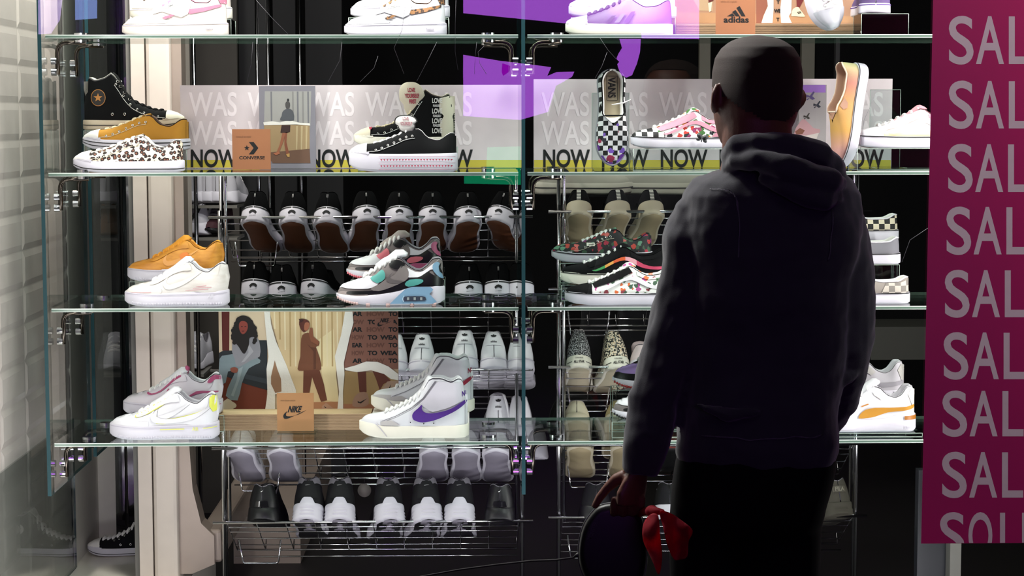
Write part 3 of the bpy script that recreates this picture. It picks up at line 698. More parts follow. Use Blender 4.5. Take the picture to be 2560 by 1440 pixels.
# ---- third shelf: two running shoes with a window in the sole
def runner(label, px0, px1, z, Y, toe, side, eye, heel, solewin, mud, lining, tong, tread):
    L = plen(px1 - px0, Y); s = P_air(L); r = empty('running_shoe')
    s.build_upper(r, side, lining); so = s.build_sole(r, WSOLE, None)
    s.decal(r, 'black_lower_panel', [(.02, .165), (.025, .25), (.10, .27), (.17, .315), (.22, .31), (.35, .235), (.47, .185), (.62, .14), (.75, .128), (.86, .128), (.90, .112), (.86, .095), (.6, .105), (.42, .13), (.3, .165), (.1, .17)], BLTH, 2, .0016)
    s.decal(r, 'white_toe_box', [(.93, .185), (.97, .165), (.90, .15), (.75, .148), (.66, .16), (.60, .20), (.63, .245), (.70, .26), (.76, .235), (.84, .212)], toe, 2, .0022)
    s.band(r, 'mudguard', .70, .985, 0, lambda t: .10 + .32 * max(0, min(1, (t - .70) / .25)), mud, .0012)
    s.decal(r, 'grey_saddle', [(.40, .355), (.45, .28), (.52, .245), (.60, .19), (.68, .148), (.60, .128), (.48, .165), (.36, .22), (.33, .265), (.34, .33)], side, 2, .0026)
    s.decal(r, 'white_collar_panel', [(.38, .335), (.395, .29), (.36, .255), (.28, .25), (.22, .26), (.13, .32), (.075, .33), (.09, .385), (.05, .41), (.12, .365), (.2, .305), (.27, .30), (.34, .335)], toe, 2, .0022)
    s.decal(r, 'eyestay_panel', [(.545, .285), (.55, .235), (.615, .20), (.68, .24), (.63, .27), (.575, .315)], eye, 2, .0034)
    s.decal(r, 'black_lace_panel', [(.40, .40), (.36, .375), (.40, .335), (.46, .325), (.51, .355), (.49, .39), (.44, .41)], BLTH, 2, .0026)
    s.decal(r, 'heel_panel', [(.03, .285), (.05, .38), (.085, .385), (.11, .36), (.105, .31), (.05, .25), (.012, .235)], heel, 2, .0026)
    s.decal(r, 'tonal_swoosh', [(.47, .30), (.5, .25), (.46, .225), (.38, .215), (.42, .20), (.5, .20), (.535, .235)], mat('dark_grey_swoosh', '#5d5556', .7), 2, .0032)
    s.decal(r, 'side_badge', [(.365, .19), (.32, .23), (.22, .235), (.195, .215), (.24, .185), (.33, .165)], eye, 2, .0026)
    s.decal(r, 'sole_window_frame', [(.50, .012), (.42, .09), (.36, .145), (.29, .166), (.13, .164), (.105, .14), (.14, .10), (.075, .03), (.10, .012)], solewin, 0, .0024, 'sole')
    s.decal(r, 'air_window', [(.36, .035), (.375, .055), (.36, .078), (.20, .08), (.175, .062), (.185, .04)], mat('air_window_dark', '#3f4552', .2, coat=1), 2, .0036, 'sole')
    s.decal(r, 'window_rim', [(.38, .028), (.39, .055), (.375, .086), (.37, .086), (.382, .055), (.373, .03)], mat('window_rim_pale', '#b7cfe0', .4), 0, .004, 'sole')
    for i in range(3):
        s.decal(r, 'air_pillar', [(.345 - i * .06, .045), (.345 - i * .06, .07), (.325 - i * .06, .07), (.325 - i * .06, .045)], mat('air_pillar', '#9ba3a2', .3), 0, .0040, 'sole')
    bm = bmesh.new()
    for i in range(9):
        t = .80 + .022 * i
        for sd in (1, -1):
            p = s.at_sole(t * L, s.sb(t) + .001, sd, -.002); cyl(bm, p, (0, 0, 1), .0036, .006, 8)
    for t in (.7, .52, .1, .3):
        for sd in (1, -1):
            p = s.at_sole(t * L, s.sb(t), sd, -.004); cyl(bm, p, (0, 0, 1), .005, .008, 8, .007)
    link('tread_lugs', bm, tread, so)
    s.tongue(r, tong, .60, .36, .468, .028, .026); s.laces(r, WLACE, .44, .73, 7, .030, .0048, lift=.005)
    s.heelpatch(r, 'heel_logo', [(-.012, .33 * L), (.012, .33 * L), (.008, .29 * L), (-.008, .30 * L)], BLTH, 'upper', .004)
    s.decal(r, 'heel_swoosh', [(.035, .375), (.055, .35), (.045, .30), (.02, .28), (.03, .31), (.04, .335)], BLTH, 2, .0036)
    toe_left(r, s, px0, px1, z, Y); finish(r, label); return s, r
GRS = mat('grey_suede', '#7b7271', .9, bump=.3, bscale=1200); GRM = mat('taupe_suede', '#a89b98', .85, bump=.2, bscale=1200)
TEALS = mat('teal_panel', '#4f9d95', .5); BLUS = mat('powder_blue_rubber', '#7ba0bc', .5); PNK = mat('pink_panel', '#e0737f', .5); ROSE = mat('rose_rubber', '#bd5c80', .5)
runner('grey white and black running shoe with powder blue sole window and teal eyestay', 840, 1113, z3 + .002, Y1, WHITE, GRS, TEALS, BLUS, BLUS, GRM, GREYL, WHITE, mat('pale_tread', '#c9a9a4', .6))
zz = z3 + .062; riser(880, 1112, z3, zz, Y2, 'clear acrylic riser under the pink trimmed running shoe', .1)
runner('grey white and black running shoe with pink eyestay and heel, behind the blue one', 866, 1106, zz, Y2, WHITE, GRS, PNK, ROSE, ROSE, GRM, GREYL, GRM, PNK)
# ---- lowest shelf, middle: two white mid-top trainers with a bold tick
def mid(label, px0, px1, z, Y, swm, lab):
    L = plen(px1 - px0, Y); s = P_mid(L); r = empty('mid_top_trainer')
    s.build_upper(r, WHITE, WHITE); so = s.build_sole(r, OFFW, OFFW)
    s.decal(r, 'side_swoosh', [(.02, .318), (.045, .336), (.12, .292), (.19, .258), (.28, .234), (.347, .226), (.40, .236), (.425, .262), (.425, .302), (.46, .27), (.50, .235), (.514, .204), (.50, .167), (.44, .145), (.38, .148), (.316, .161), (.23, .195), (.12, .25)], swm, 3, .0036)
    MESH = mat('pale_lilac_suede', '#cfc9d2', .9, bump=.3, bscale=1300)
    s.decal(r, 'ankle_panel', [(.05, .33), (.055, .505), (.14, .495), (.26, .515), (.30, .50), (.40, .36), (.45, .31), (.33, .235), (.2, .27), (.1, .315)], MESH, 1, .0012)
    s.decal(r, 'toe_suede', [(.66, .118), (.62, .12), (.70, .165), (.76, .16), (.80, .15), (.8, .12)], mat('pale_grey_suede', '#b9b3b2', .9), 1, .0014)
    s.band(r, 'toe_rand', .80, .985, 0, .55, mat('pale_grey_suede', '#b9b3b2', .9) if lab == 'r' else WHITE, .0012)
    s.decal(r, 'eyestay_seam', [(.29, .515), (.31, .515), (.42, .36), (.52, .275), (.66, .205), (.79, .16), (.79, .155), (.66, .20), (.52, .268), (.41, .352)], mat('seam_shadow_grey', '#6b666e', .8), 0, .0022)
    s.decal(r, 'heel_strip', [(.014, .12), (.014, .38), (.035, .39), (.035, .12)], WHITE, 0, .0022)
    s.tongue(r, WHITE, .5, .33, .55, .028, .016); s.laces(r, WLACE, .40, .75, 9, .026, .0038, lift=.004)
    s.text(r, 'heel_lettering', 'NI', .045, .375, .045, swm, bold=.03, sx=.6, off=.003)
    s.eyelets(r, BRUB, [(.53, .145), (.41, .132), (.32, .134)], .0007)
    s.decal(r, 'sole_seam', [(.84, .135), (.80, .10), (.74, .02), (.745, .02), (.81, .10), (.85, .135)], mat('sole_stitch_grey', '#b5b0bd', .7), 0, .0012, 'sole')
    toe_left(r, s, px0, px1, z, Y); finish(r, label); return s, r
PURP = mat('purple_suede', '#4b1e82', .8); REDS = mat('wine_red_suede', '#8e1330', .8)
mid('white mid-top trainer with bold purple tick, lower shelf', 895, 1172, z4, Y1, PURP, 'p')
zz = z4 + .052; riser(930, 1172, z4, zz, Y2, 'white box riser under the red ticked mid-top', .10, mat('white_riser', '#e6e0da', .5), False)
mid('white mid-top trainer with wine red tick on a white riser', 925, 1186, zz, Y2, REDS, 'r')
# ---- second shelf, left: three canvas shoes
def foxing(s, r, col=None, lo=.3, name='foxing_line', m=None):
    L = s.L; m = m or BRUB
    tt = [(1 - math.cos(PI * i / 36)) / 2 for i in range(37)]
    def ln(f, w): return [(t, (s.sb(t) + f * (s.st(t) - s.sb(t))) / L) for t in tt] + [(t, (s.sb(t) + (f + w) * (s.st(t) - s.sb(t))) / L) for t in reversed(tt)]
    s.decal(r, name, ln(lo, .09), m, 0, .0012, 'sole')
def canvas(label, px0, px1, z, Y, up_m, lace, lining, sole=WSOLE, h=1.0, sl=.10, left=True, toe=WCAN, cls=P_canvas, tong=None, lt=(.39, .80, 6), lines=(.25,), eyes=True, tilt=0, W=.048):
    L = plen(px1 - px0, Y); s = cls(L, W, h, sl) if cls is P_canvas else cls(L, W); r = empty('canvas_sneaker')
    s.build_upper(r, up_m, lining); so = s.build_sole(r, sole, mat('tan_outsole', '#8a6a4c', .7))
    s.band(r, 'toe_cap', .83, .985, 0, 1, sole if toe is None else toe, .0022)
    s.band(r, 'toe_bumper', .80, .985, -.02, .22, sole, .0035)
    for q in lines: foxing(s, r, lo=q)
    s.decal(r, 'heel_stripe', [(.014, s.st(0) / L), (.014, s.H_[0][1] - .01), (.03, s.H_[0][1] - .01), (.03, s.st(0) / L)], up_m, 0, .0015)
    if tong is None: s.tongue(r, up_m, .6, s.op - .01, s.H_[4][1] + (.03 if cls is P_canvas else .03), .021, .006)
    if eyes: s.eyelets(r, EYE, [(lt[0] + (lt[1] - .05 - lt[0]) * i / 6 + .005, herm(s.H_, lt[0] + (lt[1] - .05 - lt[0]) * i / 6) - .055 - .01 * i / 6) for i in range(7)], .0026)
    s.laces(r, lace, lt[0], lt[1] - .03, lt[2] + 1, .021, .0026)
    bm = bmesh.new()
    for sd in (1, -1):
        pts = [s.at(t * L, (herm(s.H_, t) - .075) * L if t < .75 else (herm(s.H_, t) - .07) * L, sd, .0016) for t in [s.op + .02 + (.80 - s.op) * i / 12 for i in range(13)]]
        tube(bm, pts, .0006, 4)
    link('eyestay_stitching', bm, WLACE if up_m == BCAN else mat('pale_stitch', '#d8cdb8', .8), r)
    on_shelf(r, s, px0, px1, z, Y, left, tilt=tilt); finish(r, label); return s, r
LEO = pat('leopard_canvas', 'leopard', '#e9d9c4', '#7d4a35', '#1c0d0a', 92); MUST = mat('mustard_canvas', '#b98020', .8, bump=.3, bscale=1300)
s, r = canvas('leopard print low canvas sneaker with white sole, lowest of the stack of three', 190, 466, z2, Y1, LEO, WLACE, WCAN, lines=(.22,))
zz = z2 + .058; riser(290, 466, z2, zz, Y2, 'clear acrylic block under the mustard sneaker', .085)
s, r = canvas('mustard low canvas sneaker with white toe cap, middle of the stack of three', 215, 481, zz, Y2, MUST, mat('cream_lace', '#e6d6b2', .8), mat('brown_lining', '#5a4338', .8), lines=(.3, .62))
zz2 = zz + .055; riser(225, 440, z2, zz2, Y3, 'tall clear acrylic block under the black high-top', .09)
s, r = canvas('black canvas high-top with gold star badge and cream sole, toe to the right', 217, 470, zz2, Y3, BCAN, BCAN, mat('white_print_lining', '#bdb9b4', .8), mat('aged_cream_sole', '#b8a892', .6), cls=P_hi, left=False, toe=mat('cream_toe', '#efe6d2', .5), lt=(.34, .80, 7), lines=(.45,))
bm = bmesh.new(); GOLD = mat('gold_print', '#b5762c', .5)
star = lambda cx, cy, R_, k=.4: [(cx + R_ * (1 if i % 2 == 0 else k) * math.sin(PI * i / 5), cy + R_ * (1 if i % 2 == 0 else k) * math.cos(PI * i / 5)) for i in range(10)]
s.decal(r, 'badge_ring', [(.175 + .072 * math.cos(a), .315 + .082 * math.sin(a)) for a in [2 * PI * i / 28 for i in range(28)]], GOLD, 0, .0020, sides=(-1,))
s.decal(r, 'ankle_badge', [(.175 + .066 * math.cos(a), .315 + .075 * math.sin(a)) for a in [2 * PI * i / 28 for i in range(28)]], mat('badge_black', '#1b130e', .7), 0, .0027, sides=(-1,))
s.decal(r, 'badge_star', star(.175, .315, .045), GOLD, 0, .0034, sides=(-1,))
s.eyelets(r, EYE, [(.31, .155), (.43, .155), (.36, .47), (.385, .42), (.42, .36), (.47, .295)], .0034)
s.decal(r, 'heel_patch', [(.015, .40), (.015, .475), (.07, .475), (.07, .37), (.03, .33)], mat('newsprint_patch', '#8d8880', .8, var=.5), 0, .0026)
# ---- second shelf, middle: cream and black printed high-top behind a black platform
CRE = mat('cream_canvas', '#d8cdb9', .8, bump=.3, bscale=1300)
zz = z2 + .065; riser(900, 1145, z2, zz, Y2, 'clear acrylic block under the printed high-top', .085)
s, r = canvas('cream and black high-top with LOVE lettering on the ankle, behind the platform sneaker', 887, 1143, zz, Y2, BCAN, mat('cream_lace', '#e6d6b2', .8), CRE, OFFW, cls=P_hi, toe=CRE, lt=(.36, .80, 5), tong=1, lines=())
s.decal(r, 'cream_quarter', [(.0145, .09), (.0145, .49), (.06, .495), (.14, .475), (.16, .47), (.165, .35), (.12, .30), (.16, .22), (.14, .09)], CRE, 0, .0016)
for i, (tx, h) in enumerate([('LOVE', .445), ('FEARLESSLY', .408), ('LOVE', .345), ('FEARLESSLY', .31), ('LOVE', .25), ('FEARLESSLY', .218), ('LOVE', .155)]):
    big = tx == 'LOVE'
    s.text(r, 'ankle_lettering', tx, .185, h - .02, .048 if big else .022, mat('print_white', '#e8e4de', .7) if i % 2 == 0 else WLACE, bold=.03, sx=.62 if big else .5, off=.0030)
bm = bmesh.new(); rings = []
for i in range(9):
    q = i / 8; w = [.012, .020, .027, .033, .035, .034, .031, .024, .010][i]; z = (.36 + .26 * q) * s.L; x = (.40 - .02 * q + .05 * math.sin(q * 3)) * s.L
    rings.append([(x + .005 * math.sin(2 * PI * j / 14) + .012 * math.cos(2 * PI * j / 14) ** 2, w * math.cos(2 * PI * j / 14) * .8, z + .002 * math.sin(2 * PI * j / 14)) for j in range(14)])
loft(bm, rings); 
def flat_tongue(r, s, t, h, w, hh, m, lines, tm, trim=None, tilt=.5):
    """tongue folded out towards the window: a rounded pad turned to the side"""
    o = Vector((t * s.L, .012, h * s.L)); bm = bmesh.new(); pts = []
    for i in range(40):
        a = 2 * PI * i / 40; ca, sa = math.cos(a), math.sin(a); e = .75
        pts.append((math.copysign(abs(ca) ** e, ca) * w / 2 * (1.08 if sa > 0 else .82), math.copysign(abs(sa) ** e, sa) * hh / 2))
    def M(u, v, n): return o + Vector((-u * math.cos(tilt) , n + .0 , v)) + Vector((v * .12, u * math.sin(tilt), 0))
    loft(bm, [[M(u * .9, v * .93, -.006) for u, v in pts], [M(u, v, -.003) for u, v in pts], [M(u, v, .001) for u, v in pts], [M(u * .94, v * .95, .004) for u, v in pts], [M(u * .5, v * .5, .007) for u, v in pts]])
    tg = link('tongue', bm, m, r)
    if trim:
        bm = bmesh.new(); ring = [M(u, v, .003) for u, v in pts]; tube(bm, ring + [ring[0]], .0016, 5, cap=False); link('tongue_trim', bm, trim, tg)
    bm = bmesh.new()
    for tx, v0, sz in lines:
        vv, f = text2d(tx, sz / CAPH, .035, .62)
        V = [bm.verts.new(M(x, y + v0, .0088)) for x, y in vv]
        for q in f:
            try: bm.faces.new([V[k] for k in q])
            except ValueError: pass
    if lines: link('tongue_lettering', bm, tm, tg, False)
    return tg
bm = bmesh.new(); REDP = mat('crimson_print', '#a3163c', .7)
flat_tongue(r, s, .425, .455, .078, .10, CRE, [('LOVE', .022, .0115), ('YOURSELF', .006, .0115), ('FIRST', -.010, .0115)], REDP)
def heart(cx, cy, k): return [(cx + k * .5 * (16 * math.sin(a) ** 3) / 16, cy + k * .5 * (13 * math.cos(a) - 5 * math.cos(2 * a) - 2 * math.cos(3 * a) - math.cos(4 * a)) / 16) for a in [2 * PI * i / 18 for i in range(18)]]
s.decal(r, 'toe_heart', heart(.83, .175, .03), REDP, 0, .004, sides=(1,))
s, r = canvas('black low platform canvas sneaker with rows of small hearts on the white sole', 875, 1146, z2, Y1, BCAN, WLACE, mat('pale_print_lining', '#cfc9c9', .8), WSOLE, sl=.165, toe=WCAN, tong=1, lt=(.41, .79, 6), lines=(), eyes=True)
bm = bmesh.new()
flat_tongue(r, s, .47, .435, .062, .046, WCAN, [('LOVE', .010, .009), ('YOURSELF', -.004, .009)], mat('faded_red_print', '#b0707c', .7), BRUB, .35)
for row, hh in (('upper', .108), ('lower', .052)):
    bm = bmesh.new()
    for i in range(24):
        t = .055 + .64 * i / 23; v, f = fillpoly([(x * s.L, y * s.L) for x, y in heart(t, hh, .017)], .02)
        for sd in (1, -1):
            V = [bm.verts.new(s.at_sole(x, y, sd, .0018)) for x, y in v]
            for q in f:
                try: bm.faces.new([V[k] for k in q])
                except ValueError: pass
    tag(link('heart_row', bm, REDP, r, False), kind='stuff')
for hh in (.138, .080, .022): s.decal(r, 'sole_groove', [(.02, hh), (.72, hh), (.72, hh - .004), (.02, hh - .004)], mat('groove_pink', '#b98f9f', .6), 0, .0014, 'sole')
# ---- second shelf, right bay: glass riser with a floral skate shoe, upright slip-ons
PINKS = mat('pink_suede', '#c9889a', .8); CHK = pat('small_checker_print', 'checker', '#0d0c0e', '#e9e6e4', 66, 66, (0, 0, 0)); FLO = pat('bright_flower_print', 'floral', '#e9e4e2', ['#c0392f', '#d98a2b', '#3f6b33', '#8c2f59', '#20242b'], 60, .80)
def skate(label, px0, px1, z, Y, up_m, toe_m, stripe, lace, lining, sole=WSOLE, heelm=None, left=True, eye_m=None, name='skate_shoe', yaw=0, nl=7):
    L = plen(px1 - px0, Y); s = P_skate(L); r = empty(name)
    s.build_upper(r, up_m, lining); s.build_sole(r, sole, GUM)
    s.band(r, 'toe_panel', .76, .985, 0, 1, toe_m, .0016)
    s.decal(r, 'eyestay', [(.40, .29), (.43, .335), (.52, .29), (.64, .235), (.76, .185), (.74, .155), (.62, .19), (.5, .235)], eye_m or toe_m, 1, .0020)
    if heelm: s.decal(r, 'heel_counter', [(.015, .105), (.015, .28), (.12, .22), (.2, .17), (.27, .105)], heelm, 1, .0018)
    if stripe: s.decal(r, 'side_stripe', [(.06, .165), (.15, .165), (.24, .185), (.33, .235), (.41, .255), (.48, .235), (.58, .185), (.68, .14), (.72, .135), (.68, .125), (.6, .15), (.5, .20), (.42, .222), (.36, .205), (.27, .16), (.18, .14), (.06, .14)], stripe, 2, .0030)
    s.band(r, 'collar_padding', .02, .36, .80, 1.0, lining if heelm is None else heelm, .0022)
    foxing(s, r, lo=.88); 
    s.tongue(r, lining, .66, .37, .36, .021, .012); s.laces(r, lace, .44, .78, nl, .019, .0036, lift=.004, skew=.01)
    on_shelf(r, s, px0, px1, z, Y, left, yaw=yaw); finish(r, label); return s, r
zz = z2 + .062; riser(1577, 1812, z2, zz, Y1 + .01, 'clear glass bridge riser under the pink flowered skate shoe', .13)
s, r = skate('pink checked skate shoe with flower print and butterfly, on a glass riser', 1574, 1845, zz, Y1 + .01, FLO, CHK, PINKS, WLACE, FLO, heelm=PINKS, eye_m=PINKS)
s.band(r, 'pink_vamp', .70, .84, .0, .5, CHK, .0020)
b = bmesh.new()
for sx in (1, -1):
    for (a, w, h) in ((35, .013, .009), (-30, .010, .007)):
        c = Vector((sx * .010 * math.cos(math.radians(a)), 0, .008 * math.sin(math.radians(a)) + .002)); v = []
        for i in range(12):
            t = 2 * PI * i / 12; p = Vector((math.cos(t) * w * .7, 0, math.sin(t) * h * .7)); p.rotate(Matrix.Rotation(-math.radians(a) * sx, 3, 'Y')); v.append(c + p)
        loft(b, [[q + Vector((0, -.001, 0)) for q in v], [q + Vector((0, .001 + abs(q.x) * .3, 0)) for q in v]])
tube(b, [(0, 0, -.008), (0, 0, .008)], .0014, 6); tube(b, [(0, 0, .006), (.004, 0, .014)], .0005, 4); tube(b, [(0, 0, .006), (-.004, 0, .014)], .0005, 4)
o = link('butterfly_charm', b, mat('dark_butterfly', '#16181c', .5)); o.location = P(1755, 348, 5.335); o.rotation_euler = (0, math.radians(15), 0)
tag(o, 'small dark butterfly charm on the sole of the pink flowered skate shoe', 'butterfly charm')
def slipon(name, label, L, up_m, sole=WSOLE, lining=WCAN, W=.047, line=BRUB, back=None, piping=None):
    s = Shoe(L, [(0, .235), (.04, .25), (.14, .21), (.28, .205), (.38, .225), (.46, .255), (.54, .245), (.66, .215), (.78, .185), (.88, .165), (.95, .145), (1, .11)],
             [(0, .105), (.5, .10), (1, .11)], [(0, .003), (.05, 0), (.75, 0), (.9, .01), (1, .035)], W, .47, .80, .01, .001, .62)
    r = empty(name); s.build_upper(r, up_m, lining); s.build_sole(r, sole, GUM); foxing(s, r, lo=.9, m=line)
    bm = bmesh.new()
    for sd in (1, -1): tube(bm, [Vector(s.sec(t, 1, sd)) + Vector((0, 0, .001)) for t in [.02 + (.50 - .02) * i / 22 for i in range(23)]], .0022, 6)
    tube(bm, [(.50 * L, y * s.y(.50, 1), s.H(.50) + .001 - .0 * y) for y in (-1, -.5, 0, .5, 1)], .0022, 6); link('collar_piping', bm, piping or BCAN, r)
    if back: s.decal(r, 'heel_panel', [(.015, .105), (.015, .235), (.12, .20), (.25, .2), (.30, .105)], back, 1, .0014)
    bm = bmesh.new(); ins = [(t * L, (s.W - .012) * foot((t - .02) / .96) * sd, s.zb(t) + .012) for t, sd in [(.03 + .5 * i / 14, 1) for i in range(15)] + [(.53 - .5 * i / 14, -1) for i in range(15)]]
    loft(bm, [ins, [(x, y, z - .003) for x, y, z in ins]]); link('insole', bm, mat('beige_insole', '#b7a88e', .8), r)
    tabs = bmesh.new()
    for sd in (1, -1):
        pts = [(.36, .20), (.40, .165), (.45, .165), (.47, .20), (.44, .235), (.40, .22)]
    link_ = s.decal(r, 'elastic_gore', pts, BCAN if piping is None else lining, 1, .0012)
    return s, r
VCH = pat('checker_with_flowers', 'checker', '#0d0c0e', '#ebe8ea', 74, 0, (0, 0, 0))
nt, bs = nodes(VCH)    # flowers over the checks towards the toe
tc = nt.nodes.new('ShaderNodeTexCoord'); vo = nt.nodes.new('ShaderNodeTexVoronoi'); vo.inputs['Scale'].default_value = 42; nt.links.new(tc.outputs['Object'], vo.inputs['Vector'])
nz = nt.nodes.new('ShaderNodeTexNoise'); nz.inputs['Scale'].default_value = 120; nt.links.new(tc.outputs['Object'], nz.inputs['Vector'])
sp = nt.nodes.new('ShaderNodeSeparateXYZ'); nt.links.new(tc.outputs['Object'], sp.inputs[0])
m1 = nt.nodes.new('ShaderNodeMath'); m1.operation = 'MULTIPLY_ADD'; m1.inputs[1].default_value = -3.4; m1.inputs[2].default_value = .98; nt.links.new(sp.outputs[0], m1.inputs[0])
m2 = nt.nodes.new('ShaderNodeMath'); m2.operation = 'MULTIPLY_ADD'; m2.inputs[1].default_value = .5; nt.links.new(nz.outputs['Fac'], m2.inputs[0]); nt.links.new(vo.outputs['Distance'], m2.inputs[2])
m3 = nt.nodes.new('ShaderNodeMath'); m3.operation = 'ADD'; nt.links.new(m1.outputs[0], m3.inputs[0]); nt.links.new(m2.outputs[0], m3.inputs[1])
m4 = nt.nodes.new('ShaderNodeMath'); m4.operation = 'LESS_THAN'; m4.inputs[1].default_value = .82; nt.links.new(m3.outputs[0], m4.inputs[0])
sc = nt.nodes.new('ShaderNodeSeparateColor'); nt.links.new(vo.outputs['Color'], sc.inputs[0])
rp = ramp(nt, sc.outputs[0], [(0, '#6a2f9a'), (.35, '#35303c'), (.5, '#a02a50'), (.62, '#7d55c0'), (.85, '#22202a')])
old = bs.inputs['Base Color'].links[0].from_socket; mx = nt.nodes.new('ShaderNodeMix'); mx.data_type = 'RGBA'
nt.links.new(m4.outputs[0], mx.inputs['Factor']); nt.links.new(old, mx.inputs['A']); nt.links.new(rp.outputs[0], mx.inputs['B']); nt.links.new(mx.outputs['Result'], bs.inputs['Base Color'])
L = plen(243, 5.42); s, r = slipon('slip_on_shoe', '', L, VCH, W=.046)
bm = bmesh.new(); v, f = text2d('VANS', .030, .02, .75)
V = [bm.verts.new((.20 * L + x, y - .011, s.zb(.2) + .0135)) for x, y in v]
for q in f: bm.faces.new([V[k] for k in q])
for a, c in (((.08 * L, -.015), (.33 * L, -.015)), ((.08 * L, .015), (.33 * L, .015)), ((.08 * L, -.015), (.08 * L, .015)), ((.33 * L, -.015), (.33 * L, .015))):
    tube(bm, [(a[0], a[1], s.zb(.2) + .0135), (c[0], c[1], s.zb(.2) + .0135)], .0006, 4)
link('insole_lettering', bm, BRUB, r, False)
hp = P(1532, 173, 5.40); tp = P(1534, 412, 5.37); d = (tp - hp).normalized()
pose(r, hp + Vector((0, .085, 0)) , (d.x, -.10, d.z), (0.02, -1, -.10)); finish(r, 'black and white checked slip-on with purple flowers, standing upright toe down')
# acrylic stand below and behind it, with a clear clip
def stand(px, pt, pb, w, Y, label, z):
    r = empty('acrylic_stand', (X(px, Y), Y, z), 0, label, 'display stand'); h = P(px, pt, Y).z - z
    link('base_plate', bx(bmesh.new(), -w / 2, w / 2, -.05, .05, 0.0003, .005, .001), ACR, r, False)
    bm = bx(bmesh.new(), -w / 2, w / 2, .045, .049, .005, h, .001); link('back_plate', bm, ACR, r, False)
    bm = bmesh.new()
    for sx in (-1, 1): tube(bm, [(sx * w / 2, .047, .005), (sx * w / 2, .047, h)], .0008, 5); tube(bm, [(sx * w / 2, -.05, .003), (sx * w / 2, .05, .003)], .0008, 5)
    tube(bm, [(-w / 2, .047, h), (w / 2, .047, h)], .0008, 5); link('bright_edge', bm, EDGE, r)
    return r
stand(1528, 232, 420, .105, 5.49, 'clear acrylic stand holding the upright checked slip-on', z2)
b = bmesh.new(); tube(b, [(0, 0, 0), (.03, -.012, .005), (.05, -.01, .014)], [.004, .006, .002], 8, flat=.3); o = link('white_feather_tab', b, mat('white_plastic_tab', '#efece9', .5)); o.location = P(1530, 262, 5.33)
bpy.context.view_layer.update(); SLIP = [q for q in SC.objects if q.name == 'slip_on_shoe'][0]; o.parent = SLIP; o.matrix_parent_inverse = SLIP.matrix_world.inverted(); o.name = 'paper_tab'
RAIN = pat('peach_rainbow_canvas', 'ramp', 0, 3.6, 0.0, [(0, '#a9ad7c'), (.22, '#b97a6c'), (.42, '#bf9259'), (.7, '#bd8f48'), (.9, '#b98880')])
L = plen(262, 5.44); s, r = slipon('slip_on_shoe', '', L, RAIN, lining=mat('peach_lining', '#b08670', .8), W=.047, line=BRUB, piping=mat('pale_peach_piping', '#d8c3b0', .7))
hp = P(2162, 160, 5.42); tp = P(2118, 418, 5.42); d = (tp - hp).normalized()
pose(r, hp, (d.x, -.05, d.z), (-1, -.25, .0)); finish(r, 'peach and yellow slip-on standing upright with its white sole to the right')
stand(2215, 224, 415, .088, 5.56, 'clear acrylic stand behind the peach slip-on, right end of the sign', z2)
zz = z2 + .062; riser(2128, 2420, z2, zz, Y1, 'clear glass bridge riser under the white and apricot skate shoe', .13)
APR = pat('apricot_fade_leather', 'ramp', 2, 22, -.55, [(0, '#d8a25e'), (.35, '#e9d0b0'), (.7, '#efe9e6')])
s, r = skate('white and apricot skate shoe on a glass riser, beside the magenta banner', 2126, 2412, zz, Y1, APR, WHITE, WHITE, WLACE, mat('pink_lining', '#c98a94', .8), heelm=PINKS, eye_m=WHITE)
# ---- third shelf, right bay
FB = pat('dark_flower_canvas', 'floral', '#0e0d10', ['#a3223a', '#5f8a72', '#b03a2f', '#7b2a6b', '#35543c', '#c25a56'], 58, .78)
zz = z3 + .098; riser(1398, 1610, z3 + .05, zz, Y3, 'clear acrylic block under the dark flowered canvas shoe', .085)
riser(1398, 1610, z3, z3 + .0495, Y3, 'lower clear acrylic block at the back of the skate shoe stack', .085)
s, r = canvas('dark red and green flowered low canvas shoe, top of the skate shoe stack', 1378, 1632, zz, Y3, FB, WLACE, FB, toe=FB, lt=(.42, .72, 6), lines=(.85,), eyes=True, W=.046)
s.decal(r, 'side_label', [(.58, .165), (.58, .195), (.66, .195), (.66, .165)], OFFW, 0, .0022, sides=(1,)); s.text(r, 'label_lettering', 'VANS', .62, .172, .016, BRUB, off=.0028)
RB = pat('rainbow_stripe', 'ramp', 0, 1 / .2, -.3, [(0, '#c23a5e'), (.17, '#e5a3ae'), (.33, '#dd5a2a'), (.5, '#e9a24a'), (.62, '#3f9a54'), (.8, '#8a55b0')], 1)
zz = z3 + .045; riser(1402, 1660, z3, zz, Y2, 'clear acrylic block under the rainbow striped skate shoe', .085)
skate('black skate shoe with rainbow side stripe, middle of the skate shoe stack', 1400, 1672, zz, Y2, BCAN, BCAN, RB, WLACE, BCAN, OFFW, heelm=BCAN, nl=7)
TF = pat('tropical_flower_canvas', 'floral', '#e4e6e1', ['#d86a35', '#567f5c', '#b04a8a', '#3c5a45', '#8f3a44'], 60, .74)
skate('white tropical flowered skate shoe with black toe and white stripe, front of the stack', 1411, 1690, z3, Y1, TF, BCAN, WHITE, WLACE, TF, WSOLE, heelm=TF)
VC2 = pat('cream_checker_canvas', 'checker', '#12100f', '#cfc4ac', 62, 62, (0, 0, 0)); GC = pat('grey_checker_canvas', 'checker', '#77716b', '#b5ada2', 60, 60, (0, 0, 0))
s, r = slipon('slip_on_shoe', '', plen(262, Y1), mat('warm_grey_canvas', '#8a827b', .8), W=.048, back=GC, piping=WHITE); on_shelf(r, s, 2014, 2276, z3, Y1); finish(r, 'warm grey slip-on with grey checked heel, lowest of the right hand slip-on stack')
